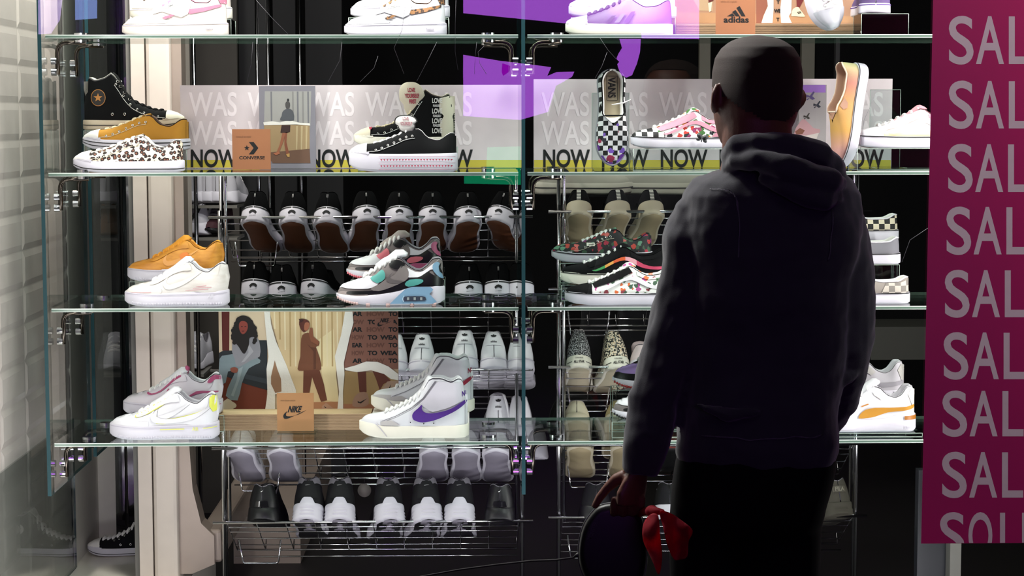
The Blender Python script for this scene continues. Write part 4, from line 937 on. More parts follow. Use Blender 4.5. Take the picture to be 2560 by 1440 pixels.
s, r = slipon('slip_on_shoe', '', plen(262, Y2), mat('cool_grey_canvas', '#77757c', .8), W=.048, piping=WHITE); on_shelf(r, s, 1990, 2250, z3 + .10, Y2); finish(r, 'cool grey slip-on turned under the checked one, middle of the right hand slip-on stack')
riser(2010, 2240, z3, z3 + .0995, Y2, 'clear acrylic block under the slip-ons right of the person', .085)
s, r = slipon('slip_on_shoe', '', plen(262, Y2), VC2, W=.046, piping=WHITE); riser(2000, 2235, z3, z3 + .158, Y3 + .005, 'tall clear acrylic block under the cream checked slip-on', .08); on_shelf(r, s, 1986, 2248, z3 + .16, Y3); finish(r, 'cream and black checked slip-on, top of the right hand slip-on stack')
# ---- lowest shelf, right bay
def chunky(label, px0, px1, z, Y, up_m, band, heelm, capm, tm):
    L = plen(px1 - px0, Y)
    s = Shoe(L, [(0, .40), (.04, .43), (.09, .425), (.16, .35), (.22, .325), (.3, .35), (.38, .42), (.45, .43), (.55, .35), (.7, .26), (.82, .215), (.92, .185), (1, .14)],
             [(0, .165), (.2, .165), (.24, .165), (.27, .14), (.5, .125), (.8, .13), (1, .14)], [(0, .012), (.08, 0), (.8, 0), (.92, .008), (1, .02)], .052, .40, .72, .02, .004, .56)
    r = empty('trainer'); s.build_upper(r, up_m, WHITE); s.build_sole(r, WSOLE, None)
    s.decal(r, 'form_stripe', [(.036, .228), (.036, .262), (.12, .245), (.28, .235), (.42, .235), (.52, .215), (.575, .17), (.585, .135), (.5, .137), (.42, .15), (.3, .19), (.16, .205)], band, 2, .003)
    s.decal(r, 'heel_panel', [(.015, .17), (.015, .40), (.06, .415), (.10, .36), (.06, .26)], heelm, 1, .002)
    s.decal(r, 'lace_panel', [(.31, .34), (.38, .40), (.44, .385), (.43, .355), (.36, .31)], heelm, 1, .0026)
    s.decal(r, 'heel_clip', [(-.003, .16), (.14, .155), (.14, .12), (-.003, .118)], capm, 0, .003, 'sole')
    s.decal(r, 'gold_lettering', [(.49, .275), (.56, .25), (.555, .24), (.485, .265)], GOLD, 0, .003)
    s.text(r, 'sole_lettering', 'PUMA', .11, .035, .022, mat('sole_stitch_grey', '#b5b0bd', .7), 'sole')
    s.tongue(r, up_m, .6, .37, .50, .026, .018); s.laces(r, WLACE if tm is None else tm, .42, .72, 6, .026, .004, lift=.004)
    on_shelf(r, s, px0, px1, z, Y); finish(r, label)
chunky('white low trainer with a mustard side stripe, lower shelf beside the banner', 2035, 2295, z4 + .012, Y1, WHITE, MUST, OFFW, mat('amber_clip', '#9b5f16', .5), None)
riser(2028, 2300, z4, z4 + .0118, Y1, 'thin clear acrylic plate under the mustard striped trainer', .12)
riser(2030, 2262, z4, z4 + .062, Y2, 'clear acrylic block under the grey trainer on the lower shelf', .09)
chunky('pale grey low trainer behind the mustard striped one', 2010, 2268, z4 + .062, Y2, mat('grey_knit', '#b1adb3', .8), mat('grey_overlay', '#8f8b92', .8), mat('silver_grey_panel', '#a8a4a0', .6), WSOLE, mat('grey_lace', '#9a969c', .8))
runner('white and grey running shoe, lower shelf, mostly hidden by the sleeve', 1530, 1790, z4 + .045, Y1, WHITE, GRS, GRM, WSOLE, WSOLE, GRS, GREYL, WHITE, BRUB)
riser(1528, 1700, z4, z4 + .045, Y1, 'clear green-edged riser under the running shoe beside the sleeve', .10)
riser(1530, 1700, z4, z4 + .115, Y2, 'tall clear riser under the purple tongued shoe beside the sleeve', .09)
runner('black running shoe with lilac toe and red sole line, beside the sleeve', 1530, 1790, z4 + .117, Y2, mat('lilac_toe', '#8f74ad', .6), BLTH, BLTH, WSOLE, WSOLE, BLTH, GREYL, BLTH, mat('red_tread', '#9a2a2a', .5))
# ---- top shelf
def tennis(label, px0, px1, z, Y, up_m, side1, cb, txt, sole=WSOLE, line=None):
    L = plen(px1 - px0, Y)
    s = Shoe(L, [(0, .36), (.04, .385), (.1, .37), (.18, .30), (.3, .305), (.38, .36), (.46, .35), (.58, .285), (.7, .225), (.8, .19), (.9, .165), (1, .11)],
             [(0, .125), (.5, .115), (1, .10)], [(0, .006), (.05, 0), (.75, 0), (.9, .008), (1, .03)], .051, .38, .72, .02, .003, .56)
    r = empty('trainer'); s.build_upper(r, up_m, cb); s.build_sole(r, sole, OFFW)
    s.decal(r, 'toe_overlay', [(.985, .11), (.93, .15), (.82, .185), (.72, .20), (.60, .165), (.56, .115)], up_m, 2, .0016)
    s.decal(r, 'eyestay', [(.33, .30), (.38, .36), (.5, .335), (.66, .25), (.76, .195), (.72, .185), (.6, .22), (.42, .17), (.36, .20)], up_m, 1, .0024)
    s.decal(r, 'side_stripe', [(.05, .27), (.05, .295), (.2, .265), (.36, .245), (.37, .22), (.34, .20), (.2, .225)], side1, 1, .0020)
    s.decal(r, 'vector_stripe', [(.62, .20), (.645, .215), (.56, .17), (.50, .155), (.52, .165), (.55, .175)], side1, 0, .0030); s.decal(r, 'vector_stripe', [(.57, .15), (.60, .165), (.52, .195), (.48, .19)], side1, 0, .0030)
    s.decal(r, 'heel_tab', [(.014, .30), (.014, .35), (.05, .38), (.09, .36), (.06, .30)], side1, 1, .0026)
    s.decal(r, 'side_label', [(.44, .285), (.45, .305), (.60, .262), (.59, .242)], WLACE, 0, .0034); s.text(r, 'label_lettering', txt, .52, .268, .014, BRUB, rot=-.28 + PI * 0 if False else .30, off=.004)
    s.text(r, 'sole_lettering', txt, .16, .05, .022, mat('sole_letter_grey', '#8b8790', .7), 'sole')
    foxing(s, r, lo=.86, m=mat('sole_stitch_grey', '#b5b0bd', .7)); s.tongue(r, cb, .6, .36, .41, .025, .018); s.laces(r, WLACE, .40, .74, 7, .025, .0036, lift=.003)
    on_shelf(r, s, px0, px1, z, Y); finish(r, label); return s, r
PPK = mat('dusty_pink_suede', '#b56f86', .8); LEB = pat('brown_leopard_suede', 'leopard', '#8a5f36', '#4b2c15', '#241208', 110)
CRL = mat('cream_leather', '#ded3cb', .45)
tennis('cream low trainer with dusty pink side stripes, top shelf left', 318, 580, z1, Y1, CRL, PPK, PPK, 'Reebok', CRL)
riser(340, 592, z1, z1 + .05, Y2, 'dark green acrylic riser under the rear cream trainer, top shelf', .10, glass_mat('green_acrylic', '#2c5546'))
tennis('cream low trainer on a green riser, behind the pink striped one', 338, 590, z1 + .05, Y2, CRL, PPK, CRL, 'Reebok', OFFW)
tennis('white low trainer with brown leopard stripes, top shelf', 866, 1120, z1, Y1, WHITE, LEB, LEB, 'Reebok')
riser(880, 1125, z1, z1 + .055, Y2, 'clear acrylic riser under the rear white trainer, top shelf', .10)
tennis('white low trainer behind the leopard striped one on the top shelf', 882, 1128, z1 + .055, Y2, WHITE, LEB, WHITE, 'Reebok')
L = plen(268, Y1); s = P_skate(L); r = empty('trainer'); GREYF = pat('grey_suede_purple_light', 'ramp', 0, 4, 0, [(0, '#8a4fb0'), (.45, '#a98abd'), (.75, '#5a565c'), (1, '#39373b')])  # purple light is painted into the heel half of the grey suede
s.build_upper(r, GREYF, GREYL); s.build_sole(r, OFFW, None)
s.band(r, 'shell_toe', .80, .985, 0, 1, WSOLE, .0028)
for i in range(3): s.decal(r, 'side_stripe', [(.36 + i * .09, .22 - .02 * i), (.40 + i * .09, .215 - .02 * i), (.47 + i * .085, .115), (.425 + i * .085, .115)], mat('grey_stripe_%d' % i, ['#7a5a8d', '#8b8790', '#4a474b'][i], .7), 0, .0025, 'upper')  # heel-side stripe carries the same painted purple light
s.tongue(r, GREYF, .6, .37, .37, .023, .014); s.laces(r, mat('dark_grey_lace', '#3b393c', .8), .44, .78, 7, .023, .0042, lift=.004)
on_shelf(r, s, 1412, 1680, z1, Y1); finish(r, 'grey striped trainer painted with purple light, white shell toe, top shelf')
riser(1425, 1680, z1, z1 + .055, Y2, 'clear acrylic riser under the white shell-toe trainer', .1)
L = plen(268, Y2); s = P_skate(L); r = empty('trainer'); s.build_upper(r, WHITE, WHITE); s.build_sole(r, WSOLE, None); s.band(r, 'shell_toe', .8, .985, 0, 1, WSOLE, .0028); s.tongue(r, WHITE, .6, .37, .37, .023, .014); s.laces(r, WLACE, .44, .78, 7, .023, .004)
on_shelf(r, s, 1420, 1688, z1 + .055, Y2); finish(r, 'white shell-toe trainer on a riser behind the grey striped one')
L = plen(250, Y1); s = P_skate(L); r = empty('trainer'); s.build_upper(r, WHITE, WHITE); s.build_sole(r, WSOLE, WSOLE); s.band(r, 'shell_toe', .8, .985, 0, 1, mat('silver_shell', '#b9bac2', .35), .0028); s.tongue(r, WHITE, .6, .37, .37, .023, .014); s.laces(r, WLACE, .44, .76, 7, .023, .004)
tp = P(2072, 76, 5.40); pose(r, tp + Vector((-.07, .045, .262)), (.26, -.12, -.95), (.35, -1, .05)); finish(r, 'white trainer with silver toe standing upright, top shelf right')
b = bmesh.new(); bx(b, X(2048, 5.4), X(2135, 5.4), 5.34, 5.45, z1 + .0005, z1 + .012, .003); tag(link('display_riser', b, ACR, None, False), 'low clear acrylic foot under the upright silver-toed trainer', 'display riser')
riser(2135, 2250, z1, z1 + .058, Y1, 'dark glass cube riser at the right end of the top shelf', .11, glass_mat('smoke_acrylic', '#444a4e'))
L = .27; s = P_skate(L); r = empty('trainer'); s.build_upper(r, mat('mauve_suede', '#5e4a78', .8), GREYL); s.build_sole(r, WSOLE, WSOLE); foxing(s, r, lo=.8, m=PURP); s.laces(r, WLACE, .44, .76, 6, .02, .0036); s.tongue(r, WHITE, .6, .37, .37, .02, .01)
c = P(2190, 30, 5.35); pose(r, (c.x, 5.352, z1 + .0585), (.1, 1, 0), (0, 0, 1)); finish(r, 'mauve trainer seen heel first on the dark glass cube riser')
# ------------------------------------------------------------------ printed boards and cards
def board(name, px0, px1, py0, py1, Y, m, label, cat, th=.004, base_z=None):
    a = P(px0, py0, Y); b = P(px1, py1, Y); z0 = base_z if base_z is not None else b.z
    r = empty(name, ((a.x + b.x) / 2, Y, z0), 0, label, cat); w = (b.x - a.x) / 2
    link('panel', bx(bmesh.new(), -w, w, 0, th, 0.0004, a.z - z0), m, r, False); return r
LAY = {}
def pr_poly(r, name, pts, m, layer=1, smooth=0, th=.0002):
    if smooth: pts = smooth2(pts, smooth)
    Y = r.location.y - .0003 * layer; V = [P(x, y, Y) - r.location for x, y in pts]
    v, f = delaunay_2d_cdt([Vector((p.x, p.z)) for p in V], [], [list(range(len(V)))], 1, 1e-7)[0:3:2]
    bm = bmesh.new(); q = [bm.verts.new((a.x, Y - r.location.y, a.y)) for a in v]
    for t in f:
        try: bm.faces.new([q[i] for i in t])
        except ValueError: pass
    return link(name, bm, m, r, False)
def pr_text(r, name, txt, x0, x1, ytop, ybase, m, layer=2, bold=.03, shear=0, clip=None):
    v, f = text2d(txt, 1, bold, 1); xs = [p[0] for p in v]; ys = [p[1] for p in v]; w = max(xs) - min(xs); mx = min(xs)
    Y = r.location.y - .0003 * layer; bm = bmesh.new(); h = .73
    q = []
    for x, y in v:
        px = x0 + (x - mx) / w * (x1 - x0) + y / h * shear; py = ybase - y / h * (ybase - ytop)
        if clip: px = min(max(px, clip[0]), clip[1])
        q.append(bm.verts.new(P(px, py, Y) - r.location))
    for t in f:
        try: bm.faces.new([q[i] for i in t])
        except ValueError: pass
    return link(name, bm, m, r, False)
BOARD = mat('pale_lilac_board', '#e6d6da', .75); WPRINT = mat('print_white_ink', '#fff0f4', .75); KPRINT = plain('#0b0a0c'); YSTRIP = plain('#d8c34a')
CARD = plain('#a86d4a'); KRAFT = plain('#ad7b50'); TORN = mat('torn_white_paper', '#ece6df', .9, bump=.4, bscale=200)
def wasnow(px0, px1, py0, xs, label):
    r = board('sale_sign_board', px0, px1, py0, 420, 5.70, BOARD, label, 'sign board', base_z=z2 + .0005)
    pr_poly(r, 'yellow_strip', [(px0 + 1, 400), (px1 - 1, 400), (px1 - 1, 419), (px0 + 1, 419)], YSTRIP, 1)
    for x in xs:
        for t, b_ in ((228, 289), (300, 361)): pr_text(r, 'lettering', 'WAS', x, x + 120, t, b_, WPRINT, 2, .015)
        pr_text(r, 'lettering', 'NOW', x + 5, x + 122, 372, 417, KPRINT, 3, .022)
    return r
wasnow(450, 1309, 213, [472 + 147 * i for i in range(6) if 472 + 147 * i + 122 < 1309][:6], 'pale board printed WAS WAS NOW at the back of the second shelf, left bay')
wasnow(1334, 2228, 198, [1353 + 147 * i for i in range(6)], 'pale board printed WAS WAS NOW at the back of the second shelf, right bay')
# picture card with a walking figure
r = board('picture_card', 647, 790, 215, 421, 5.66, plain('#87828c'), 'grey framed picture card of a walking figure, on the second shelf by the brown card', 'picture card', base_z=z2 + .0005)
pr_poly(r, 'curtain_print', [(662, 228), (778, 228), (776, 312), (660, 312)], plain('#a39f9c'), 1)
for i, x in enumerate((676, 730, 742, 755, 768)): pr_poly(r, 'curtain_fold', [(x, 229), (x + 4, 229), (x + 5, 311), (x + 1, 311)], plain('#8b8786' if i % 2 else '#77747a'), 2)
pr_poly(r, 'lower_print', [(660, 310), (774, 310), (774, 385), (680, 400), (662, 385)], plain('#a58a66'), 1)
pr_poly(r, 'floor_print', [(662, 382), (774, 372), (776, 408), (682, 408)], plain('#6f5040'), 2)
for x in (740, 752, 764): pr_poly(r, 'curtain_fold', [(x, 315), (x + 5, 315), (x + 3, 374), (x, 374)], plain('#c0aa84'), 2)
pr_poly(r, 'torn_edge', [(658, 306), (680, 303), (700, 306), (722, 300), (750, 307), (774, 308), (776, 314), (740, 311), (700, 312), (660, 313)], TORN, 3)
pr_poly(r, 'figure_jacket', [(704, 290), (706, 280), (714, 273), (724, 272), (733, 279), (735, 300), (718, 302), (700, 300)], plain('#55565c'), 4, 2)
pr_poly(r, 'figure_head', [(713, 262), (715, 255), (720, 253), (725, 258), (724, 270), (716, 272)], plain('#4e4a4a'), 4, 2)
pr_poly(r, 'figure_bun', [(717, 250), (720, 246), (723, 250), (720, 254)], plain('#26242a'), 5, 2)
pr_poly(r, 'figure_skirt', [(704, 313), (726, 313), (725, 329), (712, 334), (701, 331)], plain('#3a2320'), 4)
pr_poly(r, 'figure_leg', [(706, 332), (714, 332), (708, 355), (698, 380), (690, 384), (699, 362)], plain('#9c5f45'), 5); pr_poly(r, 'figure_leg', [(711, 332), (718, 330), (716, 355), (723, 384), (716, 388), (711, 362)], plain('#8a4f39'), 4)
pr_poly(r, 'figure_shoe', [(683, 383), (698, 379), (700, 384), (690, 388)], plain('#b06a4c'), 6); pr_poly(r, 'figure_shoe', [(715, 386), (724, 383), (724, 392), (719, 392)], plain('#c79a5a'), 6)
# brand cards
r = board('brand_card', 580, 677, 323, 421, 5.56, CARD, 'small brown card printed with a star and chevron logo, second shelf', 'brand card', .003, base_z=z2 + .0005)
pr_text(r, 'lettering', 'CONVERSE', 598, 662, 390, 398, KPRINT, 1, .03); pr_text(r, 'small_print', 'converse all star sneaker', 590, 628, 339, 344, plain('#6b4630'), 1, 0)
pr_poly(r, 'star_logo', [(617 + 7.5 * (1 if i % 2 == 0 else .42) * math.sin(PI * i / 5), 370 - 7.5 * (1 if i % 2 == 0 else .42) * math.cos(PI * i / 5)) for i in range(10)], KPRINT, 1)
pr_poly(r, 'chevron_logo', [(622, 355), (634, 355), (646, 370), (634, 386), (622, 386), (634, 370)], KPRINT, 1)
def nike(r, x0, y0, k, layer=1):
    pr_text(r, 'lettering', 'NIKE', x0 + 10 * k, x0 + 42 * k, y0, y0 + 15 * k, KPRINT, layer, .05, 5 * k)
    pr_poly(r, 'swoosh_logo', [(x0 + a * k, y0 + b * k) for a, b in [(57, 10), (40, 20), (24, 25), (13, 26), (6, 24), (7, 17), (9, 13), (2, 19), (-1, 25), (1, 31), (8, 32), (17, 29), (32, 22)]], KPRINT, layer + 1, 2)
r = board('brand_card', 692, 785, 983, 1077, 5.47, KRAFT, 'small kraft card printed with a black tick logo, on the lower shelf', 'brand card', .003, base_z=z4 + .003)
nike(r, 709, 1015, 1.0); pr_text(r, 'small_print', 'women footwear selection', 701, 738, 999, 1003, plain('#7a5535'), 1, 0)
b = bx(bmesh.new(), X(690, 5.47), X(788, 5.47), 5.44, 5.50, z4 + .0003, z4 + .0025, .0008); tag(link('card_foot', b, ACR, None, False), 'flat clear acrylic foot under the small kraft card', 'card holder')
r = board('brand_card', 1790, 1888, -30, 86, 5.34, CARD, 'orange card printed with a logo of three slanted bars, top shelf', 'brand card', .003, base_z=z1 + .0005)
pr_text(r, 'lettering', 'adidas', 1809, 1872, 41, 56, KPRINT, 1, .028); pr_text(r, 'small_print', 'adidas all originals', 1802, 1842, 2, 6, plain('#8a5a3c'), 1, 0)
for (a, b_, c, d) in (((1817, 41), (1831, 33), (1838, 41), (1838, 41)), ((1830, 30), (1839, 25), (1850, 41), (1840, 41)), ((1841, 20), (1849, 15), (1864, 41), (1854, 41))): pr_poly(r, 'bar_logo', [a, b_, c] + ([d] if d != c else []), KPRINT, 1)
# wooden poster blocks
def woodblock(px0, px1, pyt, pyb, Y, z, label, d=.11):
    a = P(px0, pyt, Y); b = P(px1, pyb, Y); h = a.z - z; r = empty('poster_block', ((a.x + b.x) / 2, Y, z), 0, label, 'poster block'); w = (b.x - a.x) / 2
    link('block_core', bx(bmesh.new(), -w, w, .001, d, .0004, h), mat('birch_ply_edge', '#c9ab86', .6), r, False)
    bm = bmesh.new(); n = 11
    for i in range(n):
        q = .0004 + (h - .0004) * i / n; bx(bm, -w, w, 0 if i % 2 else .0006, .002, q, q + (h) / n * .62)
    tag(link('ply_layers', bm, mat('ply_layer_brown', '#96785a', .7), r, False), kind='stuff'); return r, a.z
r, zt = woodblock(547, 927, 1036, 1072, 5.50, z4, 'layered plywood block under the large fashion poster, lower shelf', .115)
r = board('fashion_poster', 546, 997, 778, 1036, 5.603, plain('#c4a98c'), 'torn collage poster of a seated and a standing woman with HOW TO WEAR lettering', 'poster', base_z=zt + .0005)
Z = lambda pts: [(540 + x / 3.2, 760 + y / 3.2) for x, y in pts]
pp = lambda n, pts, c, l, s=0: pr_poly(r, n, Z(pts), plain(c) if isinstance(c, str) else c, l, s)
pp('wall_print', [(25, 62), (410, 62), (410, 600), (25, 560)], '#dcc4a8', 1)
pp('curtain_print', [(45, 62), (108, 62), (106, 380), (50, 372)], '#5a1a18', 2)
pp('floor_print', [(25, 600), (200, 560), (410, 640), (400, 878), (22, 878)], '#6e2f1c', 2)
pp('sofa_print', [(8 + 14, 392), (60, 372), (150, 372), (200, 400), (330, 290), (410, 290), (412, 690), (240, 640), (30, 560)], '#23272d', 3)
pp('sofa_seat', [(40, 430), (230, 560), (411, 600), (411, 640), (240, 600), (40, 470)], '#343a42', 4)
pp('figure_trousers', [(28, 440), (80, 410), (180, 400), (330, 430), (352, 470), (262, 515), (205, 640), (172, 772), (78, 735), (122, 610), (150, 545), (96, 540), (78, 628), (28, 628)], '#7f8d94', 5, 2)
pp('trouser_fold', [(180, 520), (215, 500), (190, 600), (140, 740), (120, 730), (165, 610)], '#9aa6ab', 6)
pp('figure_jumper', [(140, 262), (190, 235), (260, 240), (330, 270), (352, 330), (350, 420), (280, 450), (195, 500), (160, 492), (150, 440), (128, 380)], '#8f8c94', 6, 2)
pp('jumper_fold', [(250, 300), (300, 380), (230, 460), (200, 470), (260, 390)], '#a9a6ad', 7)
pp('figure_hair', [(222, 92), (270, 110), (300, 160), (326, 220), (320, 260), (270, 270), (262, 330), (225, 400), (180, 340), (150, 300), (130, 240), (150, 180), (160, 120), (190, 98)], '#150b0d', 8, 3)
for i in range(26):
    a = -.55 + i / 25 * (PI + 1.1); cx, cy = 226 + 92 * math.cos(a), (250 - 128 * math.sin(a) if math.sin(a) > 0 else 250 - 110 * math.sin(a)); rr = 15 + 5 * math.sin(i * 2.3)
    pp('figure_hair', [(cx + rr * math.cos(b), cy + rr * math.sin(b)) for b in [2 * PI * k / 8 for k in range(8)]], '#150b0d', 8.2 + .02 * i)
pp('figure_face', [(188, 150), (215, 135), (248, 150), (254, 190), (240, 225), (215, 242), (196, 225), (184, 190)], '#8f3f35', 9, 3)
for a in (200, 228): pp('figure_eye', [(a, 178), (a + 14, 177), (a + 13, 184), (a + 1, 184)], '#2a0f0d', 10)
pp('figure_mouth', [(204, 214), (228, 213), (222, 221), (209, 221)], '#5a1a1c', 10)
pp('figure_hand', [(115, 515), (150, 505), (175, 520), (165, 550), (125, 545)], '#8a4a3a', 9, 2)
pp('figure_shoe', [(38, 858), (45, 800), (92, 756), (130, 780), (160, 800), (158, 828), (100, 850), (50, 862)], '#c9b9a2', 7, 2)
pp('torn_strip', [(385, 62), (432, 62), (440, 160), (480, 300), (560, 480), (640, 690), (640, 712), (474, 720), (472, 878), (388, 878), (412, 720), (404, 520), (420, 420), (402, 250)], TORN, 8)
pp('torn_patch', [(470, 450), (490, 520), (520, 600), (524, 700), (474, 712), (440, 640), (440, 580)], '#9a7358', 9)
pp('curtain_print', [(428, 62), (1040, 62), (1000, 300), (960, 560), (980, 790), (645, 790), (600, 640), (500, 340)], '#d9bd93', 6)
for i in range(14):
    x = 460 + i * 42
    if x < 1010: pp('curtain_fold', [(x, 63), (x + 12, 63), (x + 16, 500 if x > 560 else 200 + (x - 460) * 2), (x + 4, 500 if x > 560 else 200 + (x - 460) * 2)], '#b89a6c' if i % 2 else '#ecd9b4', 7)
pp('light_curtain', [(800, 300), (940, 200), (960, 560), (985, 790), (890, 770), (840, 520)], '#ead6aa', 6.5)
pp('floor_print', [(600, 790), (1000, 780), (1010, 878), (480, 878)], '#b07a58', 7)
pp('figure_trousers', [(700, 520), (825, 520), (862, 640), (888, 770), (840, 782), (780, 620), (768, 580), (745, 720), (696, 720)], '#6b3b2a', 9)
pp('figure_coat', [(690, 250), (735, 230), (770, 250), (800, 285), (828, 300), (820, 335), (800, 345), (830, 430), (842, 522), (800, 526), (690, 534), (652, 520), (675, 420), (678, 320)], '#74452f', 10, 2)
pp('coat_fold', [(730, 320), (760, 345), (800, 350), (800, 520), (780, 524), (780, 380)], '#5c3322', 11)
pp('figure_arm', [(750, 190), (772, 192), (778, 260), (825, 300), (815, 330), (760, 300), (742, 240)], '#8a5139', 12)
pp('figure_head', [(665, 140), (700, 118), (745, 140), (748, 180), (728, 212), (700, 225), (672, 190)], '#5a2a20', 11, 2)
pp('figure_face', [(712, 150), (744, 150), (748, 180), (728, 212), (705, 205)], '#a5644a', 12, 2)
pp('figure_bun', [(662, 122), (690, 118), (700, 135), (675, 150)], '#3a1815', 13)
pp('figure_shoe', [(846, 818), (880, 790), (950, 842), (948, 856), (850, 850)], '#b48a72', 10); pp('shoe_mark', [(865, 815), (885, 830), (872, 832)], '#20120f', 11)
pp('word_panel', [(1065, 62), (1457, 62), (1457, 520), (1020, 520)], '#84584b', 6)
rows = [(95, ['AR', 'HOW', 'TO']), (160, ['OW', 'TO', 'WEA']), (220, ['AR', 'HOW', 'TO']), (283, ['HOW', 'TO', 'WEA']), (345, ['EAR', 'HOW', 'TO']), (408, ['HOW', 'TO', 'WEA']), (470, ['AR', 'HOW', 'TO'])]
for i, (y, ws) in enumerate(rows):
    cols = [(1090, 1172), (1205, 1350), (1380, 1452)] if i % 2 == 0 else [(1085, 1185), (1212, 1290), (1312, 1452)]
    for (a, b_), w_ in zip(cols, ws): pr_text(r, 'lettering', w_, 540 + a / 3.2, 540 + b_ / 3.2, 760 + (y - 34) / 3.2, 760 + y / 3.2, plain('#6b4438') if w_ in ('HOW', 'OW') else KPRINT, 7, .05)
pr_poly(r, 'logo_ground', Z([(1270, 115), (1420, 115), (1420, 175), (1270, 175)]), plain('#84584b'), 8); nike(r, 944, 796, .62, 9)
pp('torn_arch', [(1028, 515), (1120, 490), (1200, 460), (1290, 462), (1380, 500), (1457, 560), (1457, 610), (1400, 600), (1345, 560), (1240, 530), (1130, 545), (1040, 530)], TORN, 10)
pp('curtain_print', [(1020, 535), (1457, 560), (1457, 800), (1015, 800)], '#a08258', 7)
pp('figure_leg', [(1132, 545), (1200, 540), (1205, 705), (1148, 705)], '#5f2f25', 8); pp('figure_leg', [(1250, 530), (1345, 560), (1398, 612), (1340, 640), (1310, 690), (1280, 600)], '#633226', 8)
pp('floor_print', [(1015, 800), (1457, 800), (1457, 878), (1015, 878)], '#a06a50', 8)
pp('print_shoe', [(1090, 815), (1110, 740), (1160, 705), (1210, 715), (1222, 800), (1160, 826)], '#9b7868', 9, 2); pp('shoe_tick', [(1133, 775), (1150, 785), (1210, 755), (1160, 795), (1135, 790)], '#120c0b', 10)
pp('print_shoe', [(1318, 690), (1370, 620), (1457, 610), (1457, 720), (1340, 722)], '#a88a76', 9); pp('shoe_tick', [(1362, 705), (1375, 690), (1400, 640), (1385, 700), (1370, 716)], '#120c0b', 10)
pp('torn_strip', [(1032, 62), (1092, 62), (1100, 150), (1072, 250), (1050, 350), (1022, 470), (1028, 560), (1016, 700), (1018, 876), (968, 876), (985, 700), (968, 560), (950, 420), (1000, 250)], TORN, 12)
# top shelf poster, right bay
r, zt = woodblock(1690, 2138, 60, 84, 5.52, z1, 'layered plywood block under the poster on the top shelf', .11); 
r = board('fashion_poster', 1560, 2136, -60, 60, 5.625, plain('#a98268'), 'torn collage poster with striped white trainers, top shelf behind the orange card', 'poster', base_z=zt + .0005)
Z = lambda pts: [(1680 + x / 3.94, y / 3.94) for x, y in pts]
pp('floor_print', [(-300, 110), (1790, 160), (1790, 226), (-300, 226)], '#b48a66', 1); pp('curtain_print', [(100, -200), (400, -200), (400, 110), (270, 105)], '#b79a7a', 1)
pp('shoe_print', [(355, 30), (395, 20), (385, 110), (365, 118)], '#d8cbb6', 3); pp('figure_leg', [(355, -60), (430, -60), (405, 8), (360, 25)], '#5f1f1e', 3)
pp('torn_strip', [(880, 226), (905, 150), (945, 60), (930, -60), (1000, -60), (1000, 100), (990, 226)], TORN, 3); pp('torn_strip', [(1075, 226), (1065, 100), (1085, -60), (1180, -60), (1175, 120), (1150, 160), (1180, 226)], TORN, 3)
pp('brown_print', [(830, -60), (945, -60), (940, 60), (895, 160), (880, 226), (830, 226)], '#8c5442', 2)
for tx, x0_, x1_, y in (('T', 1030, 1062, 35), ('WE', 1005, 1068, 122), ('T', 1028, 1058, 208)): pr_text(r, 'lettering', tx, 1680 + x0_ / 3.94, 1680 + x1_ / 3.94, (y - 34) / 3.94, y / 3.94, KPRINT, 4, .05)
pp('figure_leg', [(1225, -60), (1320, -60), (1290, 10), (1255, 75), (1228, 70)], '#6a1f22', 3)
pp('shoe_print', [(1175, 155), (1190, 90), (1240, 68), (1262, 95), (1305, 150), (1300, 166), (1200, 160)], '#e0d2b6', 4, 2)
for i in range(3): pp('shoe_stripe', [(1230 + i * 12, 118 - i * 3), (1238 + i * 12, 116 - i * 3), (1252 + i * 12, 134 - i * 2), (1244 + i * 12, 137 - i * 2)], '#191513', 5)
# picture of butterflies beside the person's head
r = board('picture_card', 1998, 2064, 212, 421, 5.66, plain('#a3999b'), 'picture card of a pink sneaker with butterflies, right of the head', 'picture card', base_z=z2 + .0005)
Z = lambda pts: [(1740 + x / 3.27, 60 + y / 3.27) for x, y in pts]
pp('sky_print', [(845, 498), (1060, 498), (1060, 560), (845, 560)], '#9a6cc0', 1)
for cx, cy, k, c in ((935, 590, 1.1, '#5b4a7a'), (990, 660, .9, '#2b2b38'), (905, 755, .8, '#3b3631')):
    pp('butterfly_print', [(cx + a * k, cy + b_ * k) for a, b_ in [(0, 8), (-34, 10), (-30, -12), (-4, -2), (22, -36), (32, -30), (14, 0), (36, 20), (14, 28), (-6, 14), (-20, 30), (-30, 24)]], c, 2)
pp('pink_shoe_print', [(800, 900), (850, 800), (890, 780), (960, 850), (1012, 860), (1000, 900), (900, 915)], '#b88b90', 2, 2); pp('pink_shoe_sole', [(800, 905), (900, 912), (1005, 890), (985, 940), (850, 930)], '#c9b9b6', 3); pp('print_flowers', [(810, 880), (850, 850), (890, 870), (870, 900), (820, 900)], '#7a4a3a', 4)
